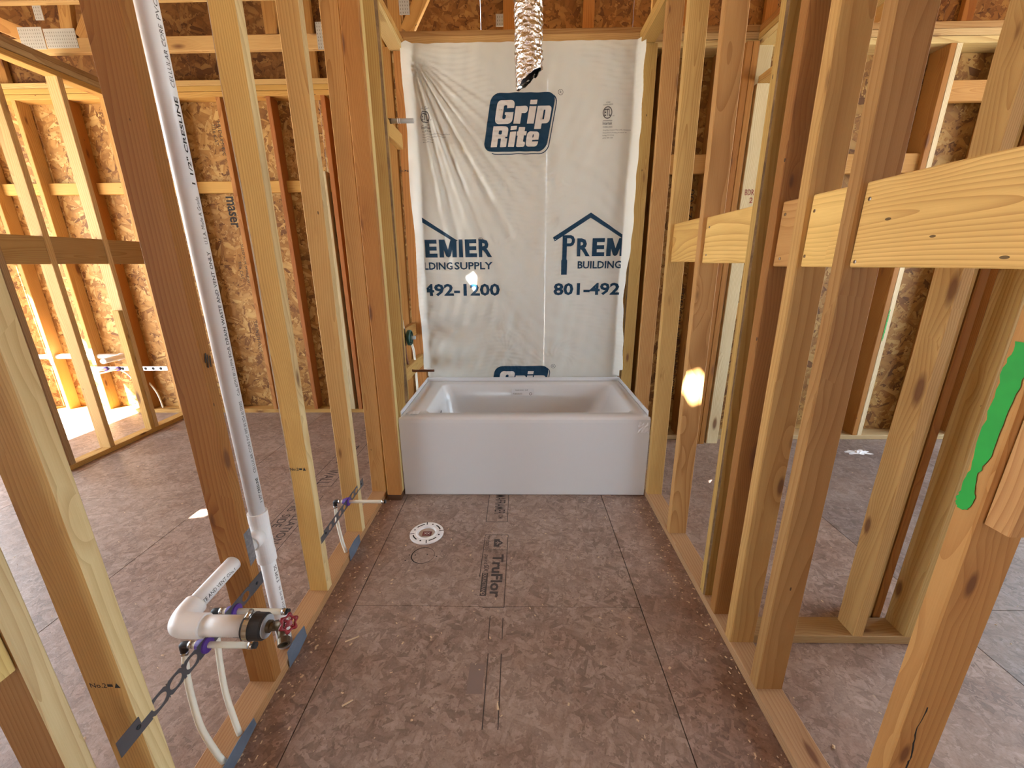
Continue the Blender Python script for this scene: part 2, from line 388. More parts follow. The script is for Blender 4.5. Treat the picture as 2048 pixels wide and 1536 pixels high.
def stroke(p, q, w):
    d = Vector((q[0] - p[0], q[1] - p[1])); nrm = Vector((-d.y, d.x)).normalized() * w / 2
    return [(p[0] + nrm.x, p[1] + nrm.y), (p[0] - nrm.x, p[1] - nrm.y), (q[0] - nrm.x, q[1] - nrm.y), (q[0] + nrm.x, q[1] + nrm.y)]
def rrect(x0, x1, y0, y1, r, shear=0, n=6):
    pts = []
    for cx, cy, a in ((x1 - r, y1 - r, 0), (x0 + r, y1 - r, 90), (x0 + r, y0 + r, 180), (x1 - r, y0 + r, 270)):
        for k in range(n + 1):
            t = math.radians(a + 90 * k / n); x = cx + r * math.cos(t); y = cy + r * math.sin(t); pts.append((x + shear * (y - y0), y))
    return pts
def circ(cx, cy, r, n=24, ry=None): return [(cx + r * math.cos(2 * PI * k / n), cy + (ry or r) * math.sin(2 * PI * k / n)) for k in range(n)]

# ================================================================== SETTING
T, D = .038, .089               # 2x4
floor = empty('floor', (0, 1, -.02), 'brown engineered-wood subfloor of butted sheets, dusty and scuffed', kind='structure')
XB = [-5.616, -4.391, -3.166, -1.941, -.715, .515, 1.741, 2.966, 4.191, 5.4]
YS = {0: [0.2, 2.6], 1: [-.9, 1.385], 2: [-.24, 2.2], 3: [.165, 2.605], 4: [-1.05, 1.385], 5: [.165, 2.3], 6: [-1.05, 1.385], 7: [0.165, 2.605], 8: [-1, 1.4]}
for i in range(9):
    ys = [-4] + YS[i] + [4.0]
    for a, b in zip(ys, ys[1:]):
        if b - a > .05: slab('subfloor_sheet', XB[i] + .0018, XB[i + 1] - .0018, a + .0012, b - .0012, -.020, 0, FLOOR, floor).color = (.69, .74, .83, 1) if i >= 6 else (.97 + .03 * (i % 2), .97, .97, 1)  # right-room sheets carry a grey-blue tint standing in for sky reflection
slab('joint_backing', -5.6, 5.39, -3.99, 3.99, -.035, -.0065, SEAM, floor)
tag(slab('ground', -30, 30, -30, 30, -.9, -.6, GROUND), 'bare earth around the house', kind='structure')

def wall(name, loc, label): return empty(name, loc, label, kind='structure')
ZU, ZT, ZP = 2.735, 2.773, 2.811        # plate undersides / tops
ZTOP = 2.86
# ---- left bathroom partition
XL0, XL1 = -.933, -.844
wl = wall('wall_left', (-.89, 1.2, 0), 'open stud partition on the left with vent pipe and supply lines in it')
stud(wl, XL0, XL1, -.6, 3.09, 0, .038, (.46, .27, .15), 'bottom_plate', axis='y', n=14)
stud(wl, XL0, XL1, -.6, 3.09, ZU, ZT, 'tan', 'top_plate', axis='y'); stud(wl, XL0, XL1, -.6, 3.09, ZT + .001, ZTOP - .045, 'tan', 'top_plate', axis='y')
def ls(y, c, **k): return stud(wl, XL0, XL1, y, y + T, .039, ZU - .001, c, lean=(.016 if y < 1.2 else .028, 0), **k)
L0 = ls(.499, (.42, .25, .11)); LC = stud(wl, XL0, XL1, .459, .497, .767, ZU - .001, (.62, .50, .22), 'cripple_stud')
L1 = ls(.625, (.70, .49, .22)); L2 = ls(1.022, (.37, .175, .06)); L3 = ls(1.425, (.66, .45, .17), wane={2: .014}); L4 = ls(1.834, (.64, .42, .18)); L5 = ls(2.232, (.52, .30, .12))
ls(2.62, 'mid'); L7 = ls(3.045, 'mid')
for o in (L0, L1, L3, L4): pale_edge(o)  # these studs get a paler tone on the +x edge
# ---- plumbing wall at the tub's left end
XQ0, XQ1 = -.822, -.738
wq = wall('wall_faucet', (-.785, 2.6, 0), 'short furred stud wall at the faucet end of the tub')
stud(wq, XQ0, XQ1, 2.192, 3.09, 0, .038, (.10, .05, .03), 'bottom_plate', axis='y')
stud(wq, XQ0, XQ1, 2.192, 3.09, ZU - .02, ZT - .02, 'cream', 'top_plate', axis='y'); stud(wq, XQ0, XQ1, 2.192, 3.09, ZT - .019, ZP - .019, 'tan', 'top_plate', axis='y')
def qs(y, c, **k): return stud(wq, XQ0, XQ1, y, y + T, .039, ZU - .021, c, lean=(.022, 0), **k)
Q1 = qs(2.192, (.46, .22, .075)); qs(2.2315, 'cream'); qs(2.49, 'olive', wane={3: .012}); Q9 = qs(3.05, (.50, .25, .085))
blk = stud(wq, -.783, -.745, 2.53, 2.91, 2.12, 2.209, 'tan', 'blocking', axis='y', n=4)
stud(wq, -.783, -.745, 2.53, 3.04, .66, .749, 'tan', 'blocking', axis='y', n=4)
stud(wq, -.822, -.784, 2.53, 3.04, .90, .99, 'mid', 'blocking', axis='y', n=4)
# ---- right bathroom partition
XR0, XR1 = .789, .878
wr = wall('wall_right', (.83, 1.2, 0), 'open stud partition on the right with wide blocking between studs')
stud(wr, XR0, XR1, -.6, 3.09, 0, .038, (.40, .25, .15), 'bottom_plate', axis='y', n=14)
stud(wr, XR0 - .02, XR1 - .02, -.6, 3.09, ZU, ZT, 'tan', 'top_plate', axis='y'); stud(wr, XR0 - .02, XR1 - .02, -.6, 3.09, ZT + .001, ZP, 'tan', 'top_plate', axis='y')
def rs(y, c, **k): return stud(wr, XR0, XR1, y, y + T, .039, ZU - .001, c, lean=(-.034 if y < 2.3 else -.01, 0), **k)
RA = rs(.606, (.55, .30, .12)); RC = stud(wr, XR0, XR1, .566, .604, .982, ZU - .001, (.60, .36, .17), 'cripple_stud')
RB = rs(1.016, (.43, .24, .10)); R3 = rs(1.190, (.56, .345, .14)); R4 = rs(1.318, (.36, .17, .055)); R5 = rs(1.415, 'olive', wane={2: .004, 3: .012}); R6 = rs(1.831, (.52, .30, .13)); R7 = rs(2.208, (.54, .35, .15))
rs(2.60, (.50, .29, .12)); stud(wr, XR0, XR1, 3.058, 3.096, .039, ZU - .001, 'olive', wane={2: .004})
BZ0, BZ1 = 1.397, 1.582
def rblk(a, b, c, x=.788, dz=0): return stud(wr, x, x + T, a + T + .001, b - .001, BZ0 + dz, BZ1 + dz, c, 'blocking', axis='y', n=6)
GB = (.82, .56, .23)
bl = [rblk(.606, 1.016, GB), rblk(1.016, 1.19, GB), rblk(1.19, 1.318, (.52, .29, .12)), rblk(1.415, 1.831, GB, .789, .01), rblk(1.831, 2.208, (.62, .40, .15), .789, .015), rblk(.1, .606, GB)]
# ---- tub rear wall and right rooms' rear wall (one exterior wall)
wt = wall('wall_rear', (0, 3.2, 0), 'exterior stud wall behind the tub and the rooms on the right')
YB0, YB1 = 3.10, 3.24
stud(wt, -.94, 5.2, YB0, YB1, 0, .038, 'grey', 'bottom_plate', axis='x')
for k, (c) in enumerate(('cream', (.62, .46, .26), (.44, .27, .12))):
    stud(wt, -.94, 5.2, YB0, YB1, ZU + .038 * k + (.001 * k) - .01, ZU - .01 + .038 * (k + 1), c, 'top_plate', axis='x', n=14)
stud(wt, -.74, .785, YB0 - .003, YB0 + .03, 2.768, 2.81, (.60, .40, .19), 'cleat', axis='x')
for x, c in ((-.735, 'mid'), (-.33, 'mid'), (.08, 'mid'), (.48, 'mid'), (.752, 'mid'), (.93, 'olive'), (1.30, 'dark'), (1.395, 'dark'), (1.435, 'dark'), (1.475, (.44, .25, .1)), (2.10, 'red'), (2.730, 'red'), (2.769, 'white'), (3.15, 'dark'), (3.55, 'red'), (3.95, 'red'), (4.4, 'red')):
    o = stud(wt, x, x + T, YB0, YB1, .039, ZU - .011, c, n=6)
    if c == 'white': RP = o
for x0, x1, z in ((.97, 1.3, 2.06), (1.13, 1.39, 2.06), (2.14, 2.73, 2.05), (2.81, 3.15, 2.47), (3.19, 3.55, 2.40), (1.515, 2.1, 1.05), (3.6, 3.95, 2.4)):
    stud(wt, x0 + .001, x1 - .001, YB0 + .02, YB0 + .06, z - .06, z + .06, 'mid', 'blocking', axis='x', n=4)
for i, x in enumerate((-.94, .2, 1.42, 2.64, 3.86)):
    x1 = (-.94, .2, 1.42, 2.64, 3.86, 5.2)[i + 1]
    o = slab('sheathing_panel', x + .0015, x1 - .0015, YB1 + .001, YB1 + .012, 0, 2.86, OSB, wt); o.color = (.72, .68, .62, 1)
# ---- left room rear wall
wb = wall('wall_rear_left', (-3, 3.8, 0), 'exterior stud wall with strand-board sheathing at the back of the left room')
YC0, YC1 = 3.745, 3.85
stud(wb, -5.2, -.9, YC0, YC1, 0, .038, 'tan', 'bottom_plate', axis='x', n=14)
for k, c in enumerate(('gold', 'gold', (.62, .42, .2))):
    stud(wb, -5.2, -.9, YC0, YC1, 2.722 + .0395 * k, 2.76 + .0395 * k, c, 'top_plate', axis='x', n=14)
for x, c in ((-4.95, 'mid'), (-4.565, 'tan'), (-4.15, 'tan'), (-3.72, 'red'), (-3.30, 'red'), (-2.86, 'dark'), (-2.455, (.5, .25, .09)), (-2.045, (.42, .17, .06)), (-1.60, (.42, .17, .06)), (-1.2, 'dark')):
    o = stud(wb, x, x + T, YC0, YC1, .039, 2.721, c, n=6)
for x in (-1.715, -1.672): stud(wb, x, x + .040, YC0 - .002, YC0 + .085, .039, 2.17, 'white', 'trimmer_stud', n=6)
xs = [-5.2, -4.527, -4.112, -3.682, -3.262, -2.822, -2.417, -2.007, -1.562]
for a, b in ((-4.527, -4.15), (-4.112, -3.72), (-3.682, -3.30), (-3.262, -2.86), (-2.822, -2.455), (-2.417, -2.045), (-2.007, -1.6)):
    stud(wb, a + .001, b - .001, YC0 + .055, YC0 + .093, 2.02, 2.112, 'gold', 'blocking', axis='x', n=4)
PX = (-5.2, -4.1, -2.88, -1.66, -.8)
for a, b in zip(PX, PX[1:]): slab('sheathing_panel', a + .0015, b - .0015, YC1 + .001, YC1 + .012, 0, 2.86, OSB, wb).color = (1, 1, 1, 1)
slab('sheathing_panel', -.925, -.913, 3.245, YC1, 0, 2.86, OSB, wb).color = (.9, .85, .8, 1)
# ---- partition in the left room
wp = wall('wall_partition_left', (-3.29, 3.1, 0), 'low-lit stud partition in the left room with a row of blocking')
XP0, XP1 = -3.334, -3.245
stud(wp, XP0, XP1, 2.53, 3.742, 0, .038, 'tan', 'bottom_plate', axis='y')
stud(wp, XP0, XP1, 1.5, 3.742, 2.70, 2.738, 'tan', 'top_plate', axis='y'); stud(wp, XP0, XP1, 1.5, 3.742, 2.739, 2.777, 'grey', 'top_plate', axis='y'); stud(wp, XP0, XP1, 1.5, 3.742, 2.778, 2.816, (.34, .22, .12), 'top_plate', axis='y')
stud(wp, XP0, XP1, 2.532, 2.570, .039, 2.699, (.36, .22, .12)); stud(wp, XP0, XP1, 2.571, 2.609, .039, 2.699, (.40, .28, .16), wane={0: .005})
P3 = stud(wp, XP0, XP1, 2.868, 2.906, .039, 2.699, (.58, .37, .17)); P4 = stud(wp, XP0, XP1, 3.278, 3.316, .039, 2.699, (.60, .42, .22)); P5 = stud(wp, XP0 + .03, XP1 - .001, 3.24, 3.277, .039, 1.07, 'tan', 'sister_stud')
stud(wp, XP0, XP1, 3.66, 3.698, .039, 2.699, 'mid')
for a, b in ((2.61, 2.867), (2.907, 3.277), (3.317, 3.659)): stud(wp, XP1 - .045, XP1 - .007, a, b, 1.433, 1.617, (.42, .26, .11), 'blocking', axis='y', n=5)
# ---- partition across the right room
wx = wall('wall_partition_right', (1.2, 1.26, 0), 'stud partition crossing the right-hand room beyond the blocking')
stud(wx, .880, 1.535, 1.220, 1.309, 0, .038, (.42, .29, .16), 'bottom_plate', axis='x')
stud(wx, .880, 3.2, 1.220, 1.309, ZU, ZT, 'tan', 'top_plate', axis='x')
X1 = stud(wx, 1.270, 1.308, 1.220, 1.309, .039, ZU - .001, (.56, .38, .17), wane={1: .010}); X2 = stud(wx, 1.461, 1.499, 1.220, 1.309, .039, ZU - .001, (.54, .38, .18), wane={1: .006})
X3 = stud(wx, 1.380, 1.418, 1.315, 1.404, .002, ZU, (.60, .46, .22), 'backing_stud', wane={0: .006}); X4 = stud(wx, 1.425, 1.455, 1.315, 1.404, .002, ZU, 'red', 'backing_stud', wane={0: .01})
# ---- closet doorway framing further right
wc = wall('wall_closet', (1.56, 2.6, 0), 'closet opening framing standing against the rear wall on the right')
stud(wc, 1.515, 1.604, 1.31, 3.09, ZU - .02, ZU + .018, 'cream', 'top_plate', axis='y'); stud(wc, 1.515, 1.604, 1.31, 3.09, ZU + .019, ZU + .056, 'tan', 'top_plate', axis='y'); stud(wc, 1.515, 1.604, 1.31, 3.09, ZU + .057, ZU + .094, 'red', 'top_plate', axis='y')
stud(wc, 1.515, 1.604, 1.31, 3.02, 2.495, 2.533, 'tan', 'header', axis='y')
C1 = stud(wc, 1.512, 1.601, 3.022, 3.060, .002, 2.494, 'white'); stud(wc, 1.512, 1.601, 3.061, 3.098, .002, ZU - .021, 'white')
for x, c in ((1.41, 'dark'), (1.45, 'red')): stud(wc, x, x + T, 3.01, 3.098, .002, ZU - .021, c)
# ---- window wall on the far left, roof, gable
ww = wall('wall_far_left', (-5.2, 1.5, 0), 'exterior wall at the far left, its unseen window opening shaped to steer daylight')
for y0, y1, z0, z1 in ((-4, -.6, 0, 2.86), (3.3, 3.86, 0, 2.86), (-.6, 3.3, 0, .3), (-.6, 3.3, 2.6, 2.86)):  # unseen window opening, its bounds shaped to steer sun and daylight
    slab('sheathing_panel', -5.22, -5.208, y0, y1, z0, z1, OSB, ww).color = (1, 1, 1, 1)
for y in (-3.6, -1.9, -.3, 1.3, 3.26, 3.7): stud(ww, -5.206, -5.117, y, y + T, .039, 2.7, 'tan', n=4)
wz = wall('wall_far_right_added', (5.3, 1, 0), 'unseen wall added at the far right, its opening sized to steer daylight')  # added out of view; the opening is shaped to limit side light
for y0, y1, z0, z1 in ((-4, -.7, 0, 2.86), (3.15, 3.25, 0, 2.86), (-.7, 3.15, 0, .6), (-.7, 3.15, 2.8, 2.86)):
    slab('sheathing_panel', 5.301, 5.313, y0, y1, z0, z1, OSB, wz).color = (1, 1, 1, 1)  # panels of the added far-right wall
wh = wall('wall_front_added', (0, -4, 2.4), 'unseen front wall added behind the camera to cut light, with one opening')  # added out of view to hold back light from the front
for x0, x1, z0, z1 in ((-5.2, 5.3, 2.1, 2.86), (-5.2, -.5, 0, 2.099), (.5, 5.3, 0, 2.099), (-.499, .499, 0, .9)):
    v, f = box_vf(x0, x1, -4.02, -4.0, z0, z1); mesh('front_panel_added', v, f, OSB, wh).color = (1, 1, 1, 1)
mesh('gable_panel', [(-5.2, -4.0, 2.862), (5.3, -4.0, 2.862), (0, -4.0, 4.88), (-5.2, -4.02, 2.862), (5.3, -4.02, 2.862), (0, -4.02, 4.88)], [(0, 1, 2), (5, 4, 3), (0, 3, 4, 1), (1, 4, 5, 2), (2, 5, 3, 0)], OSB, wh).color = (1, 1, 1, 1)  # unseen gable closed off to keep the sun out
wg = wall('wall_gable', (0, 3.9, 2.86), 'strand-board gable end above the rear walls')
RZ = lambda x: 4.9 - abs(x) * .36
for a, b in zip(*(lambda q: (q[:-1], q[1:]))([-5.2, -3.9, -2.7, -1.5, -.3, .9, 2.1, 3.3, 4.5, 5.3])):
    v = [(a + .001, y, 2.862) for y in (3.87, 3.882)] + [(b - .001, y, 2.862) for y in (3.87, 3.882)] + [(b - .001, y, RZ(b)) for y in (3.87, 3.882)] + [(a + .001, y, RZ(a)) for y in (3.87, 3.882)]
    o = mesh('gable_panel', v, [(0, 2, 4, 6), (1, 7, 5, 3), (0, 1, 3, 2), (2, 3, 5, 4), (4, 5, 7, 6), (6, 7, 1, 0)], OSB, wg); o.color = (.46, .36, .28, 1)  # dim attic shade is put into the panel colour
for x in (-4.3, -3.1, -2.35, -1.72, -1.0, -.12, .5, 1.25, 1.9, 2.75, 3.4):
    o = stud(wg, x, x + .089, 3.83, 3.868, 2.863, RZ(x + .05) - .06, 'dark' if x > -1.2 else 'mid', 'gable_stud', n=4)
wf = wall('roof_deck', (0, 0, 2.86), 'strand-board roof deck over the trusses with cut-outs added to cast sun flecks')
FLECK_CUTS = [(-1.345, -.585, .055, .045), (-2.08, 1.135, .034, .036), (-4.0, -.29, .035, .04)]  # unseen holes, added and placed to throw sun flecks below
def roof_piece(x0, x1, y0, y1):
    v = [(x0, y0, RZ(x0)), (x1, y0, RZ(x1)), (x1, y1, RZ(x1)), (x0, y1, RZ(x0))]; v += [(a, b, c + .012) for a, b, c in v]
    mesh('roof_panel', v, [(0, 1, 2, 3), (7, 6, 5, 4), (0, 4, 5, 1), (1, 5, 6, 2), (2, 6, 7, 3), (3, 7, 4, 0)], OSBR, wf).color = (.75, .7, .65, 1)
for X0, X1 in ((-5.6, 0), (0, 5.6)):
    for y in np.arange(-4, 4.2, 1.22):
        y0, y1 = float(y), min(float(y) + 1.218, 4.25); x0 = X0
        for cx, cy, hx, hy in sorted(c_ for c_ in FLECK_CUTS if X0 < c_[0] < X1 and y0 < c_[1] < y1):
            roof_piece(x0, cx - hx, y0, y1); roof_piece(cx - hx, cx + hx, y0, cy - hy); roof_piece(cx - hx, cx + hx, cy + hy, y1); x0 = cx + hx
        roof_piece(x0, X1, y0, y1)
# stencilled print on the sheathing (reads downward)
def osb_print(s_, x, zt, ln, ht, y, bold=0):
    text('sheathing_print', s_, 0, 0, ln, ht, lambda u, v: (x + v, y, zt - u), INK, wb if x < -1 else wt, bold)
for s_, x, zt, ln, ht in (('SHEATHING SPAN', -2.50, 2.60, .34, .035), ('HUD-UM-40C', -2.55, 2.58, .26, .03), ('7/16 CAT', -2.60, 2.56, .16, .03), ('EXPOSURE 1', -2.52, 2.10, .0, .0), ('EXPOSURE 1', -2.50, 1.55, .28, .03), ('SIZED FOR SPACING', -2.545, 1.60, .34, .03), ('7/16 CAT', -2.60, 1.45, .16, .03), ('THIS SIDE DOWN', -2.50, .95, .34, .035), ('STRENGTH AXIS', -2.56, .90, .30, .03)):
    if ln: osb_print(s_, x, zt, ln, ht, YC1 + .0003)
osb_print('maser', -2.60, 2.0, .26, .07, YC1 + .0003, .02)
osb_print('00:57:2', 1.245, 1.92, .26, .035, YB1 + .0003); osb_print('STRENGTH AXIS', 1.25, 1.22, .42, .035, YB1 + .0003); osb_print('THIS SIDE DOWN', 1.25, .75, .4, .04, YB1 + .0003)
# ---- trusses
def truss(y, label, webs):
    t = empty('roof_truss', (-2, y, 2.865), label, 'roof truss', 'roof trusses spanning the house'); n = Vector((0, 1, 0)); yc = y + .019
    stud(t, -5.3, 5.3, y, y + T, 2.868, 2.957, (.62, .42, .2), 'bottom_chord', axis='x', n=14)
    for sx in (-1, 1): beam(t, (sx * 5.4, yc, RZ(5.4) - .06), (0, yc, RZ(0) - .06), .089, .038, 'tan', 'top_chord')
    for a, b in webs: beam(t, (a, yc, 2.958), (b, yc, RZ(b) - .11), .089, .038, 'mid', 'web')
    def gus(x, z, w_, h_):
        v, f = box_vf(x - w_ / 2, x + w_ / 2, y - .003, y - .0005, z - h_ / 2, z + h_ / 2); g = mesh('gusset_plate', v, f, GUSSET, t)
        k = 0
        vs, fs = [], []
        for i in range(int(w_ / .016)):
            for j in range(int(h_ / .02)):
                cx = x - w_ / 2 + .01 + i * .016; cz = z - h_ / 2 + .012 + j * .02; b0 = len(vs)
                vs += [(cx - .0018, y - .0036, cz - .0045), (cx + .0018, y - .0036, cz - .0045), (cx + .0018, y - .0036, cz + .0045), (cx - .0018, y - .0036, cz + .0045)]; fs.append((b0, b0 + 1, b0 + 2, b0 + 3))
        tag(mesh('tooth_slots', vs, fs, SLOT, g), kind='stuff')
    return t, gus
t1, g1 = truss(3.36, 'roof truss over the left room with doubled gusset plates on its bottom chord', ((-3.42, -4.2), (-3.17, -3.05), (-3.08, -2.3), (-1.72, -1.72), (-.85, -.85), (-.78, .3), (.95, .95), (2.3, 2.3), (2.35, 3.4)))
g1(-3.425, 2.957, .172, .13); g1(-3.218, 2.953, .225, .115); g1(-3.33, 3.11, .06, .1); g1(-1.37, 2.94, .07, .16); g1(-.78, 3.1, .07, .1); g1(-.13, 3.01, .05, .07)
t2, g2 = truss(2.79, 'roof truss nearer the camera whose bottom chord edge shows at the top left', ((-3.4, -4.2), (-3.0, -2.2)))
t3, g3 = truss(2.18, 'roof truss directly above the bathroom entrance', ((-3.4, -4.2), (-3.0, -2.2)))

# ---- prints and marks on studs
def fx(x, s=1):                    # map (u along +y*s, v up) on an x-plane
    return lambda u, v: (x, u * s, v)
def fy(y): return lambda u, v: (u, y, v)
def fz(z=.0006): return lambda u, v: (u, v, z)
def stamp(parent, x, y, z, wd=.065, flip=False):
    f = fy(y - .0006); s_ = text('grade_stamp', 'No.2', x, z, wd * .55, .013, f, INK, parent, .01)
    poly('grade_stamp', [(x + wd * .8, z), (x + wd, z), (x + wd * .9, z + .014)], f, INK, parent)
    poly('grade_stamp', [(x + wd * .58, z + .003), (x + wd * .76, z + .003), (x + wd * .76, z + .010), (x + wd * .58, z + .010)], f, INK, parent)
stamp(L3, -.915, 1.425, .628); stamp(L1, -.918, .625, .55); stamp(L0, -.915, .499, .62); stamp(R7, .803, 2.208, .56, .05); stamp(Q9, -.815, 3.05, 2.02, .06)
def paint(parent, fn, pts, seed):
    rnd = random.Random(seed); n = 40; L, R = [], []
    for k in range(n + 1):
        t = k / n; i = min(int(t * (len(pts) - 1)), len(pts) - 2); u = t * (len(pts) - 1) - i
        c, v, hw = [pts[i][j] * (1 - u) + pts[i + 1][j] * u for j in range(3)]
        e = rnd.uniform(-.002, .002); L.append((c - hw + e, v)); R.append((c + hw + rnd.uniform(-.002, .002), v))
    m = len(L); decal('paint_mark', L + R, [(i, i + 1, m + i + 1, m + i) for i in range(m - 1)], fn, GPAINT, parent)['label'] = 'bright green spray paint smear'
paint(RA, lambda u, v: (.7878 - .034 * (v - .039) / 2.695, u, v), [(.632, .992, .004), (.630, 1.0, .012), (.628, 1.02, .013), (.630, 1.06, .006), (.626, 1.10, .012), (.624, 1.18, .013), (.622, 1.25, .015), (.62, 1.29, .012)], 3)
paint(RP, fy(YB0 - .0008), [(2.776, .82, .002), (2.776, .86, .005), (2.777, 1.0, .005), (2.777, 1.06, .002)], 4)
paint(P4, fx(-3.2442), [(3.30, 1.16, .004), (3.298, 1.22, .010), (3.30, 1.33, .011), (3.302, 1.43, .004)], 5)
text('handwritten_note', 'BDR', 1.535, 1.845, .06, .035, fy(3.0212), REDINK, C1, 0); text('handwritten_note', '2', 1.572, 1.795, .022, .035, fy(3.0212), REDINK, C1, 0)
tick = lambda a, b: poly('pencil_mark', stroke(a, b, .004), fx(-.8355), INK, L2)
for a, b in (((1.03, 1.165), (1.038, 1.19)), ((1.036, 1.15), (1.042, 1.185)), ((1.046, 1.15), (1.05, 1.18))): tick(a, b)
# nail heads on the blocking
def nails(parent, x, pts, dirx=-1):
    for y, z in pts: lathe('nail_head', (x, y, z), (dirx, 0, 0), [(.0045, -.001), (.0045, .0012), (.0028, .0016), (0, .0016)], STEEL, parent, 10)
nails(bl[0], .788, [(1.000, 1.545), (1.002, 1.41), (.66, 1.43)]); nails(bl[1], .788, [(1.175, 1.54), (1.18, 1.425)]); nails(bl[2], .788, [(1.30, 1.545), (1.29, 1.42)]); nails(bl[3], .789, [(1.80, 1.55), (1.80, 1.44)])
# knot cracks and splits
crack = [(.816, .10), (.822, .20), (.818, .28), (.824, .372), (.826, .411), (.815, .482), (.820, .55), (.830, .595), (.825, .668), (.832, .719), (.835, .758), (.843, .813), (.838, .859), (.842, .90)]
cl, cr = [], []; rnd = random.Random(2)
for i in range(len(crack) - 1):
    for k in range(6):
        t = k / 6; x = crack[i][0] * (1 - t) + crack[i + 1][0] * t + rnd.uniform(-.0015, .0015); z = crack[i][1] * (1 - t) + crack[i + 1][1] * t; hw_ = rnd.uniform(.0006, .0022) * (1.8 if .65 < z < .8 else 1)
        cl.append((x - hw_, z)); cr.append((x + hw_, z))
m_ = len(cl); decal('split', cl + cr, [(i, m_ + i, m_ + i + 1, i + 1) for i in range(m_ - 1)], fy(.6053), DARK, RA)
# ================================================================== BATHTUB
XT0, XT1, YT0, YT1, ZR = -.731, .783, 2.256, 3.064, .527
tub = empty('bathtub', ((XT0 + XT1) / 2, (YT0 + YT1) / 2, 0), 'white alcove bathtub with plain skirt below the plastic sheeting', 'bathtub')
def rect_loop(x0, x1, y0, y1, r, z, n=6):
    return [(x, y, z) for x, y in rrect(x0, x1, y0, y1, r, 0, n)]
loops = [rect_loop(XT0 + .004, XT1 - .004, YT0 + .002, YT1 - .004, .004, ZR - .016), rect_loop(XT0 + .006, XT1 - .006, YT0 + .008, YT1 - .006, .008, ZR - .004), rect_loop(XT0 + .012, XT1 - .012, YT0 + .02, YT1 - .012, .012, ZR),
         rect_loop(XT0 + .135, XT1 - .075, YT0 + .088, YT1 - .085, .055, ZR - .001), rect_loop(XT0 + .147, XT1 - .086, YT0 + .098, YT1 - .095, .06, ZR - .012), rect_loop(XT0 + .165, XT1 - .13, YT0 + .108, YT1 - .105, .075, ZR - .12),
         rect_loop(XT0 + .20, XT1 - .25, YT0 + .135, YT1 - .13, .10, ZR - .33), rect_loop(XT0 + .26, XT1 - .34, YT0 + .18, YT1 - .17, .11, ZR - .375)]
vs = [v for l in loops for v in l]; m = len(loops[0]); fs = []
for i in range(len(loops) - 1):
    for k in range(m): j = (k + 1) % m; fs.append((i * m + k, i * m + j, (i + 1) * m + j, (i + 1) * m + k))
fs.append(tuple((len(loops) - 1) * m + k for k in range(m)))
o = mesh('basin', vs, fs, TUB, tub, True)
# skirt: front panel with soft top edge, slightly set-in field
prof = [(YT0 + .0, .004), (YT0 + .0, .012), (YT0 + .0, ZR - .034), (YT0 + .002, ZR - .016), (YT0 + .012, ZR - .004)]
vs, fs = [], []
for y, z in prof: vs += [(XT0, y, z), (XT0 + .02, y, z), (XT1 - .02, y, z), (XT1, y, z)]
for i in range(len(prof) - 1):
    for k in range(3): a = i * 4 + k; fs.append((a, a + 1, a + 5, a + 4))
b = len(vs); vs += [(XT0, YT0 + .03, .004), (XT1, YT0 + .03, .004), (XT0, YT0 + .03, ZR - .006), (XT1, YT0 + .03, ZR - .006)]
n_ = (len(prof) - 1) * 4
fs += [(0, 4, 8, 12, 16, b + 2, b), (3, b + 1, b + 3, 19, 15, 11, 7), (b, b + 2, b + 3, b + 1), (0, b, b + 1, 3, 2, 1), (16, 17, 18, 19, b + 3, b + 2)]
mesh('skirt', vs, fs, TUB, tub)
# raised tiling flange along three sides
fl = [slab('flange', XT0, XT1, YT1 - .006, YT1, ZR - .06, ZR + .026, TUB, tub, .002), slab('flange', XT0, XT0 + .006, YT0 + .05, YT1 - .007, ZR - .06, ZR + .024, TUB, tub, .002), slab('flange', XT1 - .006, XT1, YT0 + .05, YT1 - .007, ZR - .06, ZR + .024, TUB, tub, .002)]
lathe('overflow_hole', (XT0 + .171, 2.66, .40), (1, 0, -.15), [(.026, .004), (.0, .0045)], DARK, tub, 20)
# printed sticker on the back wall of the basin
yb = YT1 - .1015; fs_ = lambda u, v: (u, yb - .006 + (v - .45) * .08, v)
st = poly('label_sticker', [(-.06, .435), (.11, .435), (.11, .49), (-.06, .49)], fs_, VINYL, tub); st['label'] = 'small printed sticker'
text('sticker_print', 'WARNING  SLIP', -.035, .474, .10, .009, lambda u, v: (u, fs_(u, v)[1] - .001, v), GREYINK, st); text('sticker_print', 'TUB 60x32', -.05, .444, .07, .011, lambda u, v: (u, fs_(u, v)[1] - .001, v), GREYINK, st)
co = circ(.085, .449, .011, 20); ci = circ(.085, .449, .008, 20); ring('sticker_print', co, ci, lambda u, v: (u, fs_(u, v)[1] - .001, v), GREYINK, st)
# torn protective film left on two corners
def film_scrap(cx, cy, cz, sx, sz, seed, ax='y'):
    rnd = random.Random(seed); n = 7; vs, fs = [], []
    for i in range(n):
        for j in range(n):
            u, v = i / (n - 1) - .5, j / (n - 1) - .5; k = 1 - .25 * rnd.random(); h = .006 * rnd.random() + .002
            p = (cx + u * sx * k, cy - h, cz + v * sz * k) if ax == 'y' else (cx + u * sx * k, cy + v * sz * k, cz + h)
            vs.append(p)
    for i in range(n - 1):
        for j in range(n - 1): a = i * n + j; fs.append((a, a + 1, a + n + 1, a + n))
    mesh('film_scrap', vs, fs, VINYL, tub)['label'] = 'torn clear protective film'
film_scrap(.742, YT0, .465, .07, .075, 1); film_scrap(-.66, 2.33, ZR, .09, .06, 2, 'z')

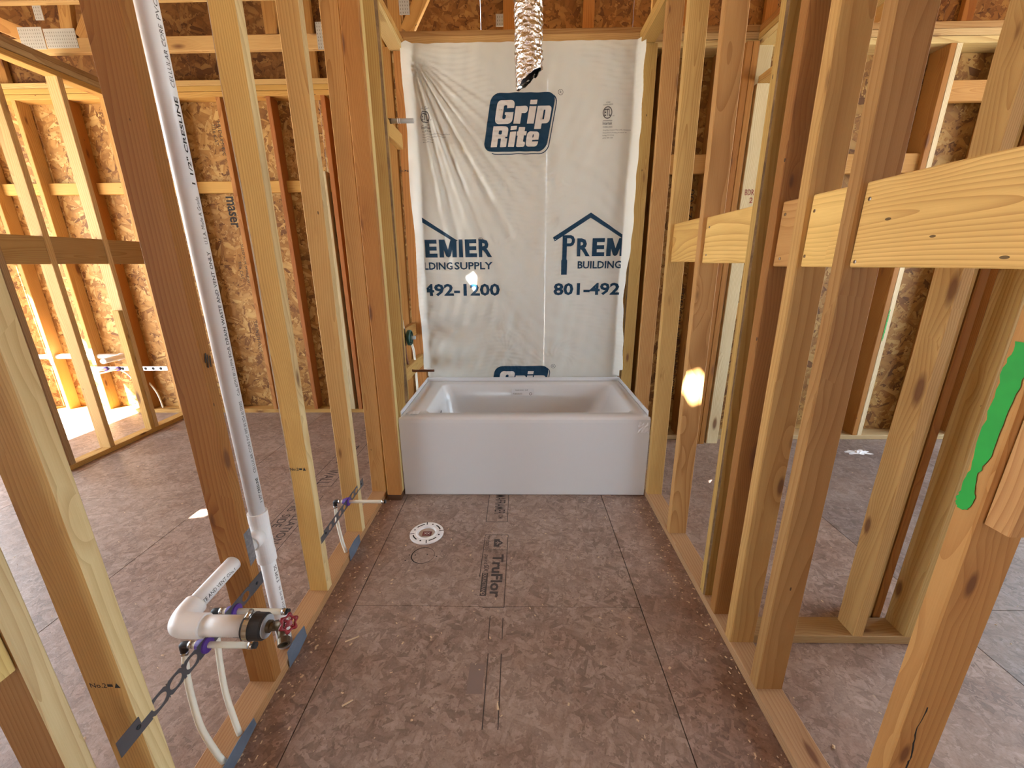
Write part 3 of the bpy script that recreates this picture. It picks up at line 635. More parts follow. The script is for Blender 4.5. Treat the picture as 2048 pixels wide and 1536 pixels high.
# ================================================================== PLASTIC SHEET
ST = [(1005, 494), (1008, 567.5), (1011, 636), (1009.5, 704), (1122, 422), (1113.6, 712.6), (1005.6, 350), (1123, 331)]
SX = {494: (-.140, 1.522), 567.5: (-.127, 1.265), 636: (-.114, 1.015), 704: (-.115, .758)}
STP = [(-.140, 1.522), (-.127, 1.265), (-.114, 1.015), (-.115, .758), (.275, 1.755), (.27, .716), (-.13, 1.98), (.272, 2.03)]
YSH = 3.088
def sheet_off(x, z):
    x = np.asarray(x, float); z = np.asarray(z, float); h = np.zeros_like(x)
    for i, (sx, sz) in enumerate(STP):
        dx, dz = x - sx, z - sz; r = np.hypot(dx, dz) + 1e-6; th = np.arctan2(dz, dx)
        tw = th + .5 * np.sin(r * 14 + i)
        h -= .006 * np.exp(-(r / .13))
        h += .0017 * np.exp(-((r - .05) / .09) ** 2) * np.sin(tw * (11 + i % 4) + i * 1.3 + 2.2 * np.sin(th * 2 + i)) * (.5 + .5 * np.sin(th * 1.0 + i * 2.4)) * np.clip(r / .03, 0, 1)
        h += .0011 * np.exp(-((r - .12) / .10) ** 2) * np.sin(tw * 26 + i * 2.3 + 3 * np.sin(th * 3 + i)) * (.5 + .5 * np.sin(th * 2 + i * 1.4))
    dx, dz = x + .70, z - 2.72; r = np.hypot(dx, dz); th = np.arctan2(dz, dx)
    win = np.clip((-th - .35) / .25, 0, 1) * np.clip((1.52 + th) / .12, 0, 1)
    h += win * np.exp(-(r / 1.6) ** 2) * np.clip(r / .1, 0, 1) * (.0075 * np.sin(th * 46) + .004 * np.sin(th * 83 + 1) + .003 * np.sin(th * 21)) * (.35 + .65 * np.clip((-th - .7) / .4, 0, 1))
    low = np.clip((1.6 - z) / .6, 0, 1) * np.clip((.1 - x) / .3, 0, 1)
    h += low * .0028 * np.sin((x * 1 - z * .42) * 62 + 2 * np.sin(z * 5))
    h += .0016 * np.sin(x * 31 + 3 * np.sin(z * 2.3)) + .0011 * np.sin(x * 67 - z * 22 + 2 * np.sin(z * 7)) + .0009 * np.sin(z * 58 + x * 37 + 3 * np.sin(x * 9))
    # cross ripples in the film
    h += .0010 * np.sin(z * 210 + 4 * np.sin(x * 11)) * (np.sin(x * 5 + z * 4) > .1)
    return 1.5 * h * np.clip((z - .5) / .15, .15, 1)
def sheet_y(x, z):
    x = np.asarray(x, float); z = np.asarray(z, float)
    e = -.680 - .024 * np.clip((2.0 - z) / 1.2, 0, 1)
    t = np.clip((e - x) / .055, 0, 1.5); lf = .075 * t * (1 - .25 * t) * 1.0          # left flap rolls forward over the furring stud
    er = .733 + .018 * np.clip((z - 1.4) / .9, 0, 1) + .002 * np.sin(z * 9)
    u = np.clip((x - er) / .04, 0, 1.4); rf = .06 * u                                   # right edge curls out
    return YSH - .012 - sheet_off(x, z) * -1.0 - lf - rf
nx, nz = 190, 250; vs, fs = [], []
zz = np.linspace(.40, 2.762, nz); 
for j in range(nz):
    z = zz[j]; xl = -.742 + (.03 * max(0, (z - 2.72) / .042) ** 2) + .004 * math.sin(z * 9)
    xr = .792 - .025 * math.exp(-((z - 1.15) / .4) ** 2) + .003 * math.sin(z * 9) + .002 * math.sin(z * 31)
    if z < .62: xl, xr = max(xl, -.72), min(xr, .77)
    X = np.linspace(xl, xr, nx); Y = sheet_y(X, np.full(nx, z))
    if z < .57: Y = np.maximum(Y, 3.068)
    vs += [(X[i], Y[i], z) for i in range(nx)]
for j in range(nz - 1):
    for i in range(nx - 1): a = j * nx + i; fs.append((a, a + 1, a + nx + 1, a + nx))
sheet = mesh('plastic_sheet', vs, fs, FILM, None, True); tag(sheet, 'translucent white plastic vapor sheet with blue printing stapled up behind the tub', 'plastic sheet')
def fs2(off=.0022): return lambda u, v: (u, float(sheet_y(u, v)) - off, v)
CL = [((-.690, 0, 0), (-1, 0, 0))]; CR = [((.738, 0, 0), (1, 0, 0))]; S = .014
def griprite(x0, zt, dx=0):
    """x0 = left of the panel foot, zt = top"""
    zb = zt - .345; sh = .185
    p = rrect(x0, x0 + .425, zb, zt, .055, sh); poly('printed_logo', p, fs2(), BLUEINK, sheet, step=S)
    a = rrect(x0 + .022, x0 + .438, zb - .017, zt - .010, .055, sh); b_ = rrect(x0 + .027, x0 + .433, zb - .012, zt - .015, .052, sh)
    keep = [((x0 + .06, 0, 0), (-1, 0, 0))]
    ring('printed_logo', a, b_, fs2(.0016), BLUEINK, sheet, step=S, clip=keep)
    c_ = rrect(x0 + .003, x0 + .430, zb - .006, zt - .002, .055, sh); d_ = rrect(x0, x0 + .425, zb, zt, .055, sh)
    def letter(ch, ox, oz, k):
        W_, B_ = (FILMW, .0036), (BLUEINK, .0048)
        sets = {'G': [(W_, 0, .84, 0, 1, .2), (B_, .34, .50, .2, .8, .07), (B_, .49, .86, .5, .66, .01), (W_, .43, .60, .38, .5, .01)],
                'r': [(W_, 0, .33, 0, .74, .02), (W_, .2, .60, .44, .74, .14)],
                'i': [(W_, 0, .33, 0, .74, .02), (W_, 0, .33, .82, 1, .02)],
                'p': [(W_, .02, .68, 0, .74, .16), (W_, 0, .33, -.22, .74, .02), (B_, .32, .40, .17, .58, .03)],
                'R': [(W_, 0, .82, .4, 1, .18), (W_, 0, .34, 0, 1, .02), (W_, .50, .84, 0, .52, .03), (B_, .33, .50, .60, .80, .05), (B_, .34, .50, -.01, .38, .02), (B_, .72, .92, .42, .50, .02)],
                't': [(W_, .06, .40, .02, .95, .03), (W_, 0, .52, .54, .74, .02), (W_, .06, .52, 0, .24, .08)],
                'e': [(W_, 0, .66, 0, .74, .18), (B_, .31, .37, .44, .60, .025), (B_, .33, .68, .25, .33, .01)]}
        for (m_, off), a_, b__, c__, d__, r_ in sets[ch]:
            poly('printed_logo', [(ox + k * (x_ + .18 * y_), oz + k * y_) for x_, y_ in rrect(a_, b__, c__, d__, r_, 0, 4)], fs2(off if not (ch == 'G' and a_ == .43) else .0058), m_, sheet, step=S)
    for ch, ox in (('G', 0), ('r', .93), ('i', 1.60), ('p', 2.0)): letter(ch, x0 + .080 + ox * .135, zt - .180, .138)
    for ch, ox in (('R', 0), ('i', .97), ('t', 1.36), ('e', 1.94)): letter(ch, x0 + .052 + ox * .120, zb + .028, .124)
    cx, cz = x0 + .517, zt - .002
    ring('printed_logo', circ(cx, cz, .017), circ(cx, cz, .0145), fs2(), GREYINK, sheet); text('printed_logo', 'R', cx - .006, cz - .008, .013, .016, fs2(), GREYINK, sheet)
griprite(-.243, 2.484); griprite(-.253, .642)
def premier(x0, clip):
    """x0 = start of the phone number"""
    P = lambda pts: poly('printed_lettering', pts, fs2(), BLUEINK, sheet, step=S, clip=clip)
    Tt = lambda s_, a, b, c, d, bold: text('printed_lettering', s_, x0 + a, b, c, d, fs2(), BLUEINK, sheet, bold, step=S, clip=clip)
    P([(x0 - .012, 1.588), (x0 + .002, 1.562), (x0 + .253, 1.718), (x0 + .253, 1.752)]); P([(x0 + .253, 1.752), (x0 + .253, 1.718), (x0 + .506, 1.566), (x0 + .535, 1.572)])
    px = x0 + .058
    P([(px, 1.603), (px + .032, 1.603), (px + .032, 1.432), (px, 1.432)]); P([(px - .005, 1.432), (px + .037, 1.432), (px + .037, 1.330), (px - .005, 1.330)]); P([(px, 1.44), (px + .032, 1.44), (px + .037, 1.425), (px - .005, 1.425)])
    oc = [(px + .025, 1.603), (px + .060, 1.603), (px + .078, 1.594), (px + .088, 1.575), (px + .088, 1.555), (px + .078, 1.536), (px + .060, 1.527), (px + .025, 1.527)]
    ic = [(px + .025, 1.582), (px + .055, 1.582), (px + .062, 1.578), (px + .066, 1.572), (px + .066, 1.558), (px + .062, 1.552), (px + .055, 1.548), (px + .025, 1.548)]
    decal('printed_lettering', oc + ic, [(i, i + 1, 9 + i, 8 + i) for i in range(7)], fs2(), BLUEINK, sheet, step=S, clip=clip)
    k_ = .022 if x0 > 0 else 0
    [Tt(c_, a_ - k_, 1.458, w_, .123, b__) for c_, a_, w_, b__ in (('R', .185, .095, .035), ('E', .295, .088, .04), ('I', .541, .028, .03), ('E', .586, .086, .04), ('R', .686, .095, .035))]
    for pts in ([(.398, 1.458), (.430, 1.458), (.430, 1.581), (.398, 1.581)], [(.493, 1.458), (.525, 1.458), (.525, 1.581), (.493, 1.581)], [(.404, 1.581), (.438, 1.581), (.477, 1.466), (.4615, 1.458), (.446, 1.466)], [(.485, 1.581), (.519, 1.581), (.477, 1.466), (.4615, 1.458), (.446, 1.466)]): P([(x0 + a_ - k_, b_) for a_, b_ in pts])
    Tt('BUILDING', .172, 1.372, .318, .053, .022); Tt('SUPPLY', .505, 1.372, .279, .053, .022); Tt('801-492-1200', .0, 1.181, .833, .090, .03)
    cx, cz = x0 + .70, 1.578
    for fnc in (1,):
        ring('printed_lettering', circ(cx, cz, .016), circ(cx, cz, .0135), fs2(), GREYINK, sheet, clip=clip) if cx < .7 else None
    if cx < .7: text('printed_lettering', 'R', cx - .006, cz - .007, .012, .015, fs2(), GREYINK, sheet, .01)
premier(.254, CR); premier(-.978, CL)
def etl(x0, z0):
    """x0 = centre of the mark"""
    G = GREYINK; f = fs2()
    ring('printed_mark', circ(x0, z0, .031, 28, .036), circ(x0, z0, .0255, 28, .030), f, G, sheet)
    text('printed_mark', 'ETL', x0 - .021, z0 - .020, .042, .042, f, G, sheet, .02)
    text('printed_mark', 'CODE', x0 - .012, z0 + .055, .026, .007, f, G, sheet); text('printed_mark', 'COMPLIANCE', x0 - .03, z0 + .042, .062, .008, f, G, sheet)
    text('printed_mark', 'US', x0 + .034, z0 - .022, .012, .008, f, G, sheet); poly('printed_mark', [(x0 - .027, z0 - .048), (x0 + .033, z0 - .048), (x0 + .033, z0 - .0455), (x0 - .027, z0 - .0455)], f, G, sheet)
    text('printed_mark', 'Intertek', x0 - .028, z0 - .070, .062, .018, f, G, sheet, .015); text('printed_mark', 'CCRR-0365', x0 - .026, z0 - .088, .062, .010, f, G, sheet)
    for i, (s_, wd) in enumerate((('Grip-Rite Custom Print LVRC Housewrap', .185), ('Prime Source Building Products, Inc.', .160), ('Irving, TX U.S.A.', .075), ('(877) 999-1200', .068))):
        text('printed_mark', s_, x0 - .024, z0 - .107 - i * .0155, wd, .0085, f, G, sheet)
etl(-.626, 2.352); etl(.586, 2.362)

# ================================================================== FLEX DUCT
duct_c = Vector((.035, 1.706, 2.06))
vs, fs = [], []; n, mz = 40, 130
for j in range(mz + 1):
    t = j / mz; z = 2.055 + t * 1.15; cx = .036 - .012 * t; cy = 1.706 + .02 * t
    for k in range(n):
        a = 2 * PI * k / n
        r = .049 + .0024 * math.sin(z * 2 * PI / .021 + 1.2 * noise.noise(Vector((math.cos(a) * 1.5, math.sin(a) * 1.5, z * 8)))) + .0055 * noise.noise(Vector((math.cos(a) * 2.6, math.sin(a) * 2.6, z * 33))) + .003 * noise.noise(Vector((math.cos(a) * 6, math.sin(a) * 6, z * 80)))
        r *= 1 - .06 * max(0, 1 - t / .05)
        cut = max(0, 1 - t / .03) * (.035 * (math.cos(a) * .9) - .008 + .010 * noise.noise(Vector((a * 3, 1, 1))))
        vs.append((cx + r * math.cos(a), cy + r * math.sin(a), z + cut))
for j in range(mz):
    for k in range(n): q = (k + 1) % n; fs.append((j * n + k, j * n + q, (j + 1) * n + q, (j + 1) * n + k))
dn = empty('flexible_duct', duct_c, 'crinkled silver foil duct hanging open-ended before the plastic sheet', 'duct')
mesh('foil_sleeve', vs, fs, FOIL, dn, True)
b0 = len(vs); vs2 = [(.036 + .042 * math.cos(2 * PI * k / n), 1.706 + .042 * math.sin(2 * PI * k / n), 2.062 + .035 * .9 * math.cos(2 * PI * k / n)) for k in range(n)] + [(.03 + .042 * math.cos(2 * PI * k / n), 1.71 + .042 * math.sin(2 * PI * k / n), 2.4) for k in range(n)]
mesh('inner_liner', vs2, [(k, (k + 1) % n, n + (k + 1) % n, n + k) for k in range(n)] + [tuple(range(n, 2 * n))], RUBBER, dn, True)

# ================================================================== DRAIN AND VENT PIPE
PXX, PYY = -.888, 1.167
vp = empty('drain_vent_pipe', (PXX, PYY, .0), 'tall white plastic vent pipe with sink drain arm beside the orange stud', 'pipe')
R_ = .0245
tube('vent_pipe', [(PXX, PYY, .60), (PXX, PYY, 3.4)], R_, PVC, vp, 28); tube('drop_pipe', [(PXX, PYY, -.02), (PXX, PYY, .50)], R_, PVC, vp, 28)
lathe('tee_fitting', (PXX, PYY, .42), (0, 0, 1), [(R_, 0), (.0300, 0), (.0305, .03), (.0305, .035), (.0295, .04), (.0295, .155), (.0305, .16), (.0305, .19), (.0300, .195), (R_, .195)], PVC, vp, 28)
tube('tee_branch', [(PXX, PYY - .02, .535), (PXX, PYY - .06, .533)], .0295, PVC, vp, 24)
AY = .805; AZ = .522
tube('drain_arm', [(PXX, PYY - .05, .532), (PXX, AY + .05, AZ + .004)], R_ - .001, PVC, vp, 28)
el = smooth_path([(PXX, AY + .065, AZ + .004), (PXX, AY + .035, AZ + .002), (PXX + .006, AY + .012, AZ), (PXX + .018, AY + .002, AZ), (PXX + .045, AY, AZ), (PXX + .075, AY, AZ)], 5)
tube('elbow', el, .0300, PVC, vp, 28)
tube('drain_stub', [(PXX + .06, AY, AZ), (-.695, AY, AZ)], .0255, PVC, vp, 28)
# lettering along the pipes, wrapped on the cylinder
def on_vert(a0, off=.0006, r=R_):       # u runs up, v wraps
    return lambda u, v: (PXX + (r + off) * math.cos(a0 - v / r), PYY + (r + off) * math.sin(a0 - v / r), u)
AV = math.radians(-8)
def vtext(s_, z0, ln, ht=.011, m_=GREYINK, bold=0): text('pipe_print', s_, z0, -ht / 2, ln, ht, on_vert(AV), m_, vp, bold)
for z0, s_, ln, b_ in ((1.62, '1 1/2" CRESLINE', .20, .02), (1.84, 'CELLULAR CORE', .13, 0), (1.98, 'PVC PIPE', .09, 0), (1.15, 'FOR DRAIN WASTE AND VENT ONLY', .30, .005), (1.47, 'U.S.A. Made A Grade', .12, 0), (1.03, 'Code ASTM F 891-24 PPFA', .115, 0), (.88, 'PVC PIPE IPS SCH 40 SERIES', .13, 0), (.765, 'CELLULAR CORE', .11, 0), (.655, '1 1/2" CRESLINE', .09, .02)):
    vtext(s_, z0, ln, .010, INK if b_ else GREYINK, b_)
vtext('E PIPE DS', .33, .07, .012, INK, .01); vtext('IPS SCH 40 PS 46', .18, .13, .008); 
def on_y(a0, r, x, z): return lambda u, v: (x + (r + .0006) * math.cos(a0 + v / r), -u, z + (u + .93) * -.03 + (r + .0006) * math.sin(a0 + v / r))
text('pipe_print', 'TE AND VENT ONLY', -1.0 + .005, -.0055, .13, .011, lambda u, v: (PXX + (R_ - .0002) * math.cos(.25 + v / R_), -.85 - (u + 1) * -1.0 * -1 if False else .865 + (u + 1.0) * 1.0, .5265 + (R_ - .0002) * math.sin(.25 + v / R_)), INK, vp, .0)
def on_x(a0, r): return lambda u, v: (u, AY - (r + .0006) * math.cos(a0 + v / r), AZ + (r + .0006) * math.sin(a0 + v / r))
text('pipe_print', 'Code ASTM F 891-24', PXX + .082, -.004, .075, .008, on_x(-.55, .0255), GREYINK, vp); text('pipe_print', 'PPFA', PXX + .160, -.004, .024, .008, on_x(-.55, .0255), INK, vp, .03); text('pipe_print', 'FOR DR', PXX + .188, -.005, .034, .011, on_x(-.55, .0255), INK, vp)

tcap = empty('pressure_test_cap', (-.65, AY, AZ), 'black rubber test cap with steel clamps and a red-handled brass valve', 'test cap')
C0 = -.703
lathe('rubber_cap', (C0, AY, AZ), (1, 0, 0), [(.0256, 0), (.0325, 0), (.033, .010), (.0325, .036), (.0325, .046), (.030, .050), (.0, .050)], RUBBER, tcap, 28)
lathe('hose_clamp', (C0 + .006, AY, AZ), (1, 0, 0), [(.0331, 0), (.0345, 0), (.0345, .013), (.0331, .013)], STEEL, tcap, 28)
tube('clamp_screw', [(C0 + .012, AY - .012, AZ + .036), (C0 + .012, AY + .012, AZ + .040)], .006, STEEL, tcap, 10)
lathe('steel_washer', (C0 + .0505, AY, AZ), (1, 0, 0), [(.028, 0), (.028, .003), (.010, .0035), (.010, .004)], mat_plain('zinc_disc', (.42, .48, .54), .4, .2), tcap, 28)
# hose valve
lathe('valve_inlet', (C0 + .052, AY, AZ), (1, 0, 0), [(.013, 0), (.015, .002), (.015, .010), (.011, .012), (.0105, .030), (.012, .036), (.0, .040)], BRASS, tcap, 16)
vb = Vector((C0 + .085, AY - .002, AZ + .006)); tube('valve_body', [vb + Vector((-.012, 0, 0)), vb, vb + Vector((.012, -.004, .004)), vb + Vector((.022, -.008, .014))], [.011, .0135, .0125, .010], BRASS, tcap, 16)
so = vb + Vector((.004, -.004, -.002)); tube('valve_spout', [so, so + Vector((.014, -.014, -.006)), so + Vector((.022, -.026, -.014))], [.0105, .011, .0115], BRASS, tcap, 16)
sd = Vector((.008, -.014, -.006)).normalized(); lathe('spout_mouth', so + Vector((.022, -.026, -.014)), sd, [(.0115, -.006), (.0145, -.004), (.0145, .010), (.0095, .010), (.009, -.002), (.0, -.002)], BRASS, tcap, 20); lathe('spout_bore', so + Vector((.022, -.026, -.014)), sd, [(.0088, .0), (.0, .0)], DARK, tcap, 16)
hd = Vector((.75, -.45, .55)).normalized(); hp = vb + Vector((.022, -.008, .014))
tube('packing_nut', [hp, hp + hd * .014], .0085, BRASS, tcap, 6); tube('valve_stem', [hp, hp + hd * .026], .004, STEEL, tcap, 8)
X_, Y_ = frame_from(hd); vs, fs = [], []; NL = 48
for s_, rr in ((-.004, .94), (.0, 1.03), (.004, .94)):
    for k in range(NL):
        a = 2 * PI * k / NL; r = (.021 + .0035 * math.cos(a * 6)) * rr; vs.append(hp + hd * (.024 + s_) + (X_ * math.cos(a) + Y_ * math.sin(a)) * r)
for s_, rr in ((.004, .94), (.0, 1.0), (-.004, .94)):
    for k in range(NL):
        a = 2 * PI * k / NL; r = (.0135 + .001 * math.cos(a * 6)) * (2 - rr); vs.append(hp + hd * (.024 + s_) + (X_ * math.cos(a) + Y_ * math.sin(a)) * r)
for i in range(6):
    for k in range(NL): q = (k + 1) % NL; fs.append((i * NL + k, i * NL + q, ((i + 1) % 6) * NL + q, ((i + 1) % 6) * NL + k))
hw = mesh('handwheel', vs, fs, REDP, tcap, True); hw['label'] = 'red scalloped handwheel'
lathe('handwheel_hub', hp + hd * .018, hd, [(.007, 0), (.008, .004), (.007, .011), (.0, .012)], REDP, tcap, 14)
for k in range(4):
    a = PI / 2 * k + .4; d_ = X_ * math.cos(a) + Y_ * math.sin(a); tube('handwheel_spoke', [hp + hd * .024 + d_ * .005, hp + hd * .024 + d_ * .016], .0032, REDP, tcap, 8)

# ================================================================== BRACKETS AND SUPPLY STUBS
def strap(y0, y1, zc, hh, holes, label, za=0):
    """thin steel strip on the wall face with oval holes: (centre y, radius y, radius z)"""
    e = empty('stub_out_bracket', (-.842, (y0 + y1) / 2, zc), label, 'bracket', 'perforated supply brackets')
    bm = bmesh.new(); xs = -.8425; edges = sorted(holes); cur = y0; faces = []
    def quad(ps): bm.faces.new([bm.verts.new((xs, a, b)) for a, b in ps])
    zb, zt = zc - hh / 2, zc + hh / 2; n = 20
    for cy, ry, rz in edges:
        a, b = cy - ry - .004, cy + ry + .004
        if a > cur + 1e-4: quad([(cur, zb), (a, zb), (a, zt), (cur, zt)])
        out, inn = [], []
        for k in range(n):
            t = 2 * PI * k / n; c_, s_ = math.cos(t), math.sin(t); inn.append((cy + ry * c_, zc + rz * s_))
            kk = 1 / max(abs(c_), abs(s_)); out.append((cy + (ry + .004) * c_ * kk, zc + hh / 2 * s_ * kk))
        for k in range(n): q = (k + 1) % n; quad([out[k], out[q], inn[q], inn[k]])
        cur = b
    quad([(cur, zb), (y1, zb), (y1, zt), (cur, zt)])
    bmesh.ops.remove_doubles(bm, verts=bm.verts, dist=.0003)
    r = bmesh.ops.extrude_face_region(bm, geom=bm.faces[:]); bmesh.ops.translate(bm, vec=(-.0015 + .003, 0, 0), verts=[v for v in r['geom'] if isinstance(v, bmesh.types.BMVert)])
    bmesh.ops.recalc_face_normals(bm, faces=bm.faces); vs = [v.co.copy() for v in bm.verts]; bm.verts.index_update(); fs = [tuple(v.index for v in f.verts) for f in bm.faces]; bm.free()
    mesh('strip', vs, fs, STRAPM, e); 
    for y in (y0 + .045, y1 - .03): lathe('screw_head', (-.840, y, zc), (1, 0, 0), [(.005, -.001), (.005, .001), (.002, .002), (0, .002)], RUBBER, e, 10)
    return e
strap(.575, 1.068, .440, .043, [(.675, .020, .014), (.722, .018, .014), (.772, .018, .014), (.88, .016, .013), (.985, .017, .013)], 'perforated steel bracket with two purple grommets under the sink drain')
strap(1.43, 1.912, .298, .040, [(1.52, .016, .012), (1.57, .016, .012), (1.62, .016, .012), (1.672, .014, .012), (1.77, .016, .012), (1.82, .016, .012), (1.862, .010, .010)], 'perforated steel bracket with one purple grommet behind the toilet flange')
def supply(y, z, x_end, tube_pts, label, capc=RUBBER):
    e = empty('supply_stub', (-.86, y, .0), label, 'water line', 'white supply tubes stubbed through brackets'); r = .0082
    tube('stub_tube', [(-.893, y, z), (x_end - .012, y, z)], r, PEX, e, 14)
    tube('riser_tube', smooth_path([(-.908, y, z - .028)] + tube_pts, 10), r, PEX, e, 14)
    tube('elbow', smooth_path([(-.908, y, z - .024), (-.908, y, z - .006), (-.904, y, z), (-.886, y, z)], 4), .0088, RUBBER, e, 12)
    for a, b in (((-.888, y, z), (-.878, y, z)), ((-.908, y, z - .034), (-.908, y, z - .024)), ((x_end - .020, y, z), (x_end - .008, y, z))): tube('crimp_ring', [a, b], r + .0014, STEEL, e, 16)
    tube('end_plug', [(x_end - .010, y, z), (x_end, y, z)], r + .0002, capc, e, 12)
    lathe('grommet', (-.852, y, z), (1, 0, 0), [(r, -.014), (.013, -.014), (.016, -.002), (.019, .0), (.021, .012), (.0205, .016), (.0125, .018), (r, .018)], PURPLE, e, 20)['label'] = 'purple plastic grommet'
    return e
supply(.822, .438, -.706, [(-.900, .800, .33), (-.885, .782, .20), (-.868, .785, .09), (-.858, .79, .037)], 'white supply tube curving up under the drain elbow to the nearest grommet')
supply(.937, .432, -.682, [(-.905, .915, .31), (-.890, .885, .19), (-.872, .87, .09), (-.860, .862, .037)], 'white supply tube whose stub passes behind the red-handled valve')
supply(1.715, .300, -.655, [(-.905, 1.705, .19), (-.885, 1.685, .09), (-.868, 1.675, .037)], 'white supply tube stubbed out near the toilet flange')
def nail_plate(y0, y1, z1, label, zb=-.0, x=-.8405):
    pts = [(y0, zb + .004), (y0 + (y1 - y0) * .5, zb), (y1, zb + .012), (y1 - .004, z1 - .01), (y0 + (y1 - y0) * .55, z1), (y0 + .004, z1 - .004)]
    vs = [(x, a, b) for a, b in pts] + [(x + .0018, a, b) for a, b in pts]; n = 6
    fs = [tuple(range(n)), tuple(range(2 * n - 1, n - 1, -1))] + [(i, n + i, n + (i + 1) % n, (i + 1) % n) for i in range(n)]
    return tag(mesh('nail_plate', vs, fs, BLUEST, None), label, 'nail plate', 'bluish nail plates on the left partition')
nail_plate(.74, .905, .058, 'blue-grey nail plate below the two supply tubes', .002); nail_plate(1.098, 1.222, .080, 'blue-grey nail plate at the foot of the vent pipe', .002); nail_plate(1.648, 1.782, .075, 'blue-grey nail plate on the bottom plate by the toilet flange', .002)
vs = [(-.8425, 1.030, .512), (-.8425, 1.060, .520), (-.8425, 1.060, .632), (-.8425, 1.030, .628)]; vs += [(a + .0018, b, c) for a, b, c in vs]
tag(mesh('nail_plate', vs, [(0, 1, 2, 3), (7, 6, 5, 4), (0, 4, 5, 1), (1, 5, 6, 2), (2, 6, 7, 3), (3, 7, 4, 0)], GALV, None), 'galvanized nail plate on the orange stud beside the drain tee', 'nail plate', 'bluish nail plates on the left partition')

# ================================================================== TUB VALVE, SPOUT, SHOWER STUB
mv = empty('mixing_valve', (-.76, 2.70, .93), 'tub mixing valve with dark green round guard and copper drop', 'valve')
VY, VZ = 2.70, .935
tube('valve_body', [(-.80, VY, VZ), (-.755, VY, VZ)], .024, BRASS, mv, 16); tube('valve_port', [(-.782, VY, VZ - .055), (-.782, VY, VZ + .06)], .012, BRASS, mv, 12); tube('valve_port', [(-.782, VY - .055, VZ), (-.782, VY + .055, VZ)], .012, BRASS, mv, 12)
lathe('guard_disc', (-.756, VY, VZ), (1, 0, 0), [(.0, -.001), (.050, 0), (.053, .004), (.053, .020), (.049, .024), (.044, .024), (.041, .016), (.024, .016), (.020, .026), (.0, .026)], GREEN, mv, 30)['label'] = 'dark green plastic guard'
for k in range(3):
    a = 2 * PI * k / 3 + .5; lathe('screw_hole', (-.7395, VY + .034 * math.cos(a), VZ + .034 * math.sin(a)), (1, 0, 0), [(.008, .0), (.008, .004), (.0, .004)], DARK, mv, 12)
tube('cartridge_stem', [(-.735, VY, VZ), (-.705, VY, VZ)], .013, GREYP, mv, 14)
slab('mounting_bracket', -.805, -.802, VY - .06, VY + .02, VZ - .10, VZ + .045, GALV, mv)
tube('hot_tube', smooth_path([(-.79, VY - .05, VZ), (-.80, VY - .10, VZ - .04), (-.805, VY - .12, VZ - .14), (-.80, VY - .11, VZ - .36), (-.80, VY - .10, .04)], 8), .008, PEX, mv, 12)
tube('cold_tube', smooth_path([(-.772, VY + .05, VZ), (-.765, VY + .10, VZ - .05), (-.757, VY + .13, VZ - .14), (-.755, VY + .135, VZ - .38), (-.757, VY + .13, .04)], 8), .008, PEX, mv, 12)
tube('riser_tube', smooth_path([(-.782, VY, VZ + .055), (-.786, VY - .005, VZ + .13), (-.80, VY - .03, VZ + .26), (-.80, VY - .04, VZ + .55), (-.79, VY - .045, 1.9), (-.778, VY - .05, 2.19)], 8), .008, PEX, mv, 12)
tube('crimp_ring', [(-.782, VY, VZ + .05), (-.782, VY, VZ + .065)], .0105, STEEL, mv, 14)
tube('copper_drop', smooth_path([(-.782, VY, VZ - .05), (-.780, VY, VZ - .12), (-.768, VY, VZ - .20), (-.752, VY, VZ - .225), (-.735, VY, VZ - .232), (-.70, VY, VZ - .233), (-.592, VY, VZ - .232)], 6), .0085, COPPER, mv, 14)
sh_ = empty('shower_stub', (-.74, 2.655, 2.21), 'grey capped pipe stub for the shower head above a short block', 'pipe stub')
tube('drop_ear_elbow', smooth_path([(-.778, 2.655, 2.185), (-.776, 2.655, 2.20), (-.770, 2.655, 2.205), (-.735, 2.655, 2.206)], 5), .014, BRASS, sh_, 14)
tube('stub_pipe', [(-.74, 2.655, 2.206), (-.607, 2.655, 2.206)], .0125, GREYP, sh_, 16); tube('thread_ring', [(-.70, 2.655, 2.206), (-.695, 2.655, 2.206)], .0132, PVC, sh_, 16); tube('thread_ring', [(-.688, 2.655, 2.206), (-.684, 2.655, 2.206)], .0132, PVC, sh_, 16)

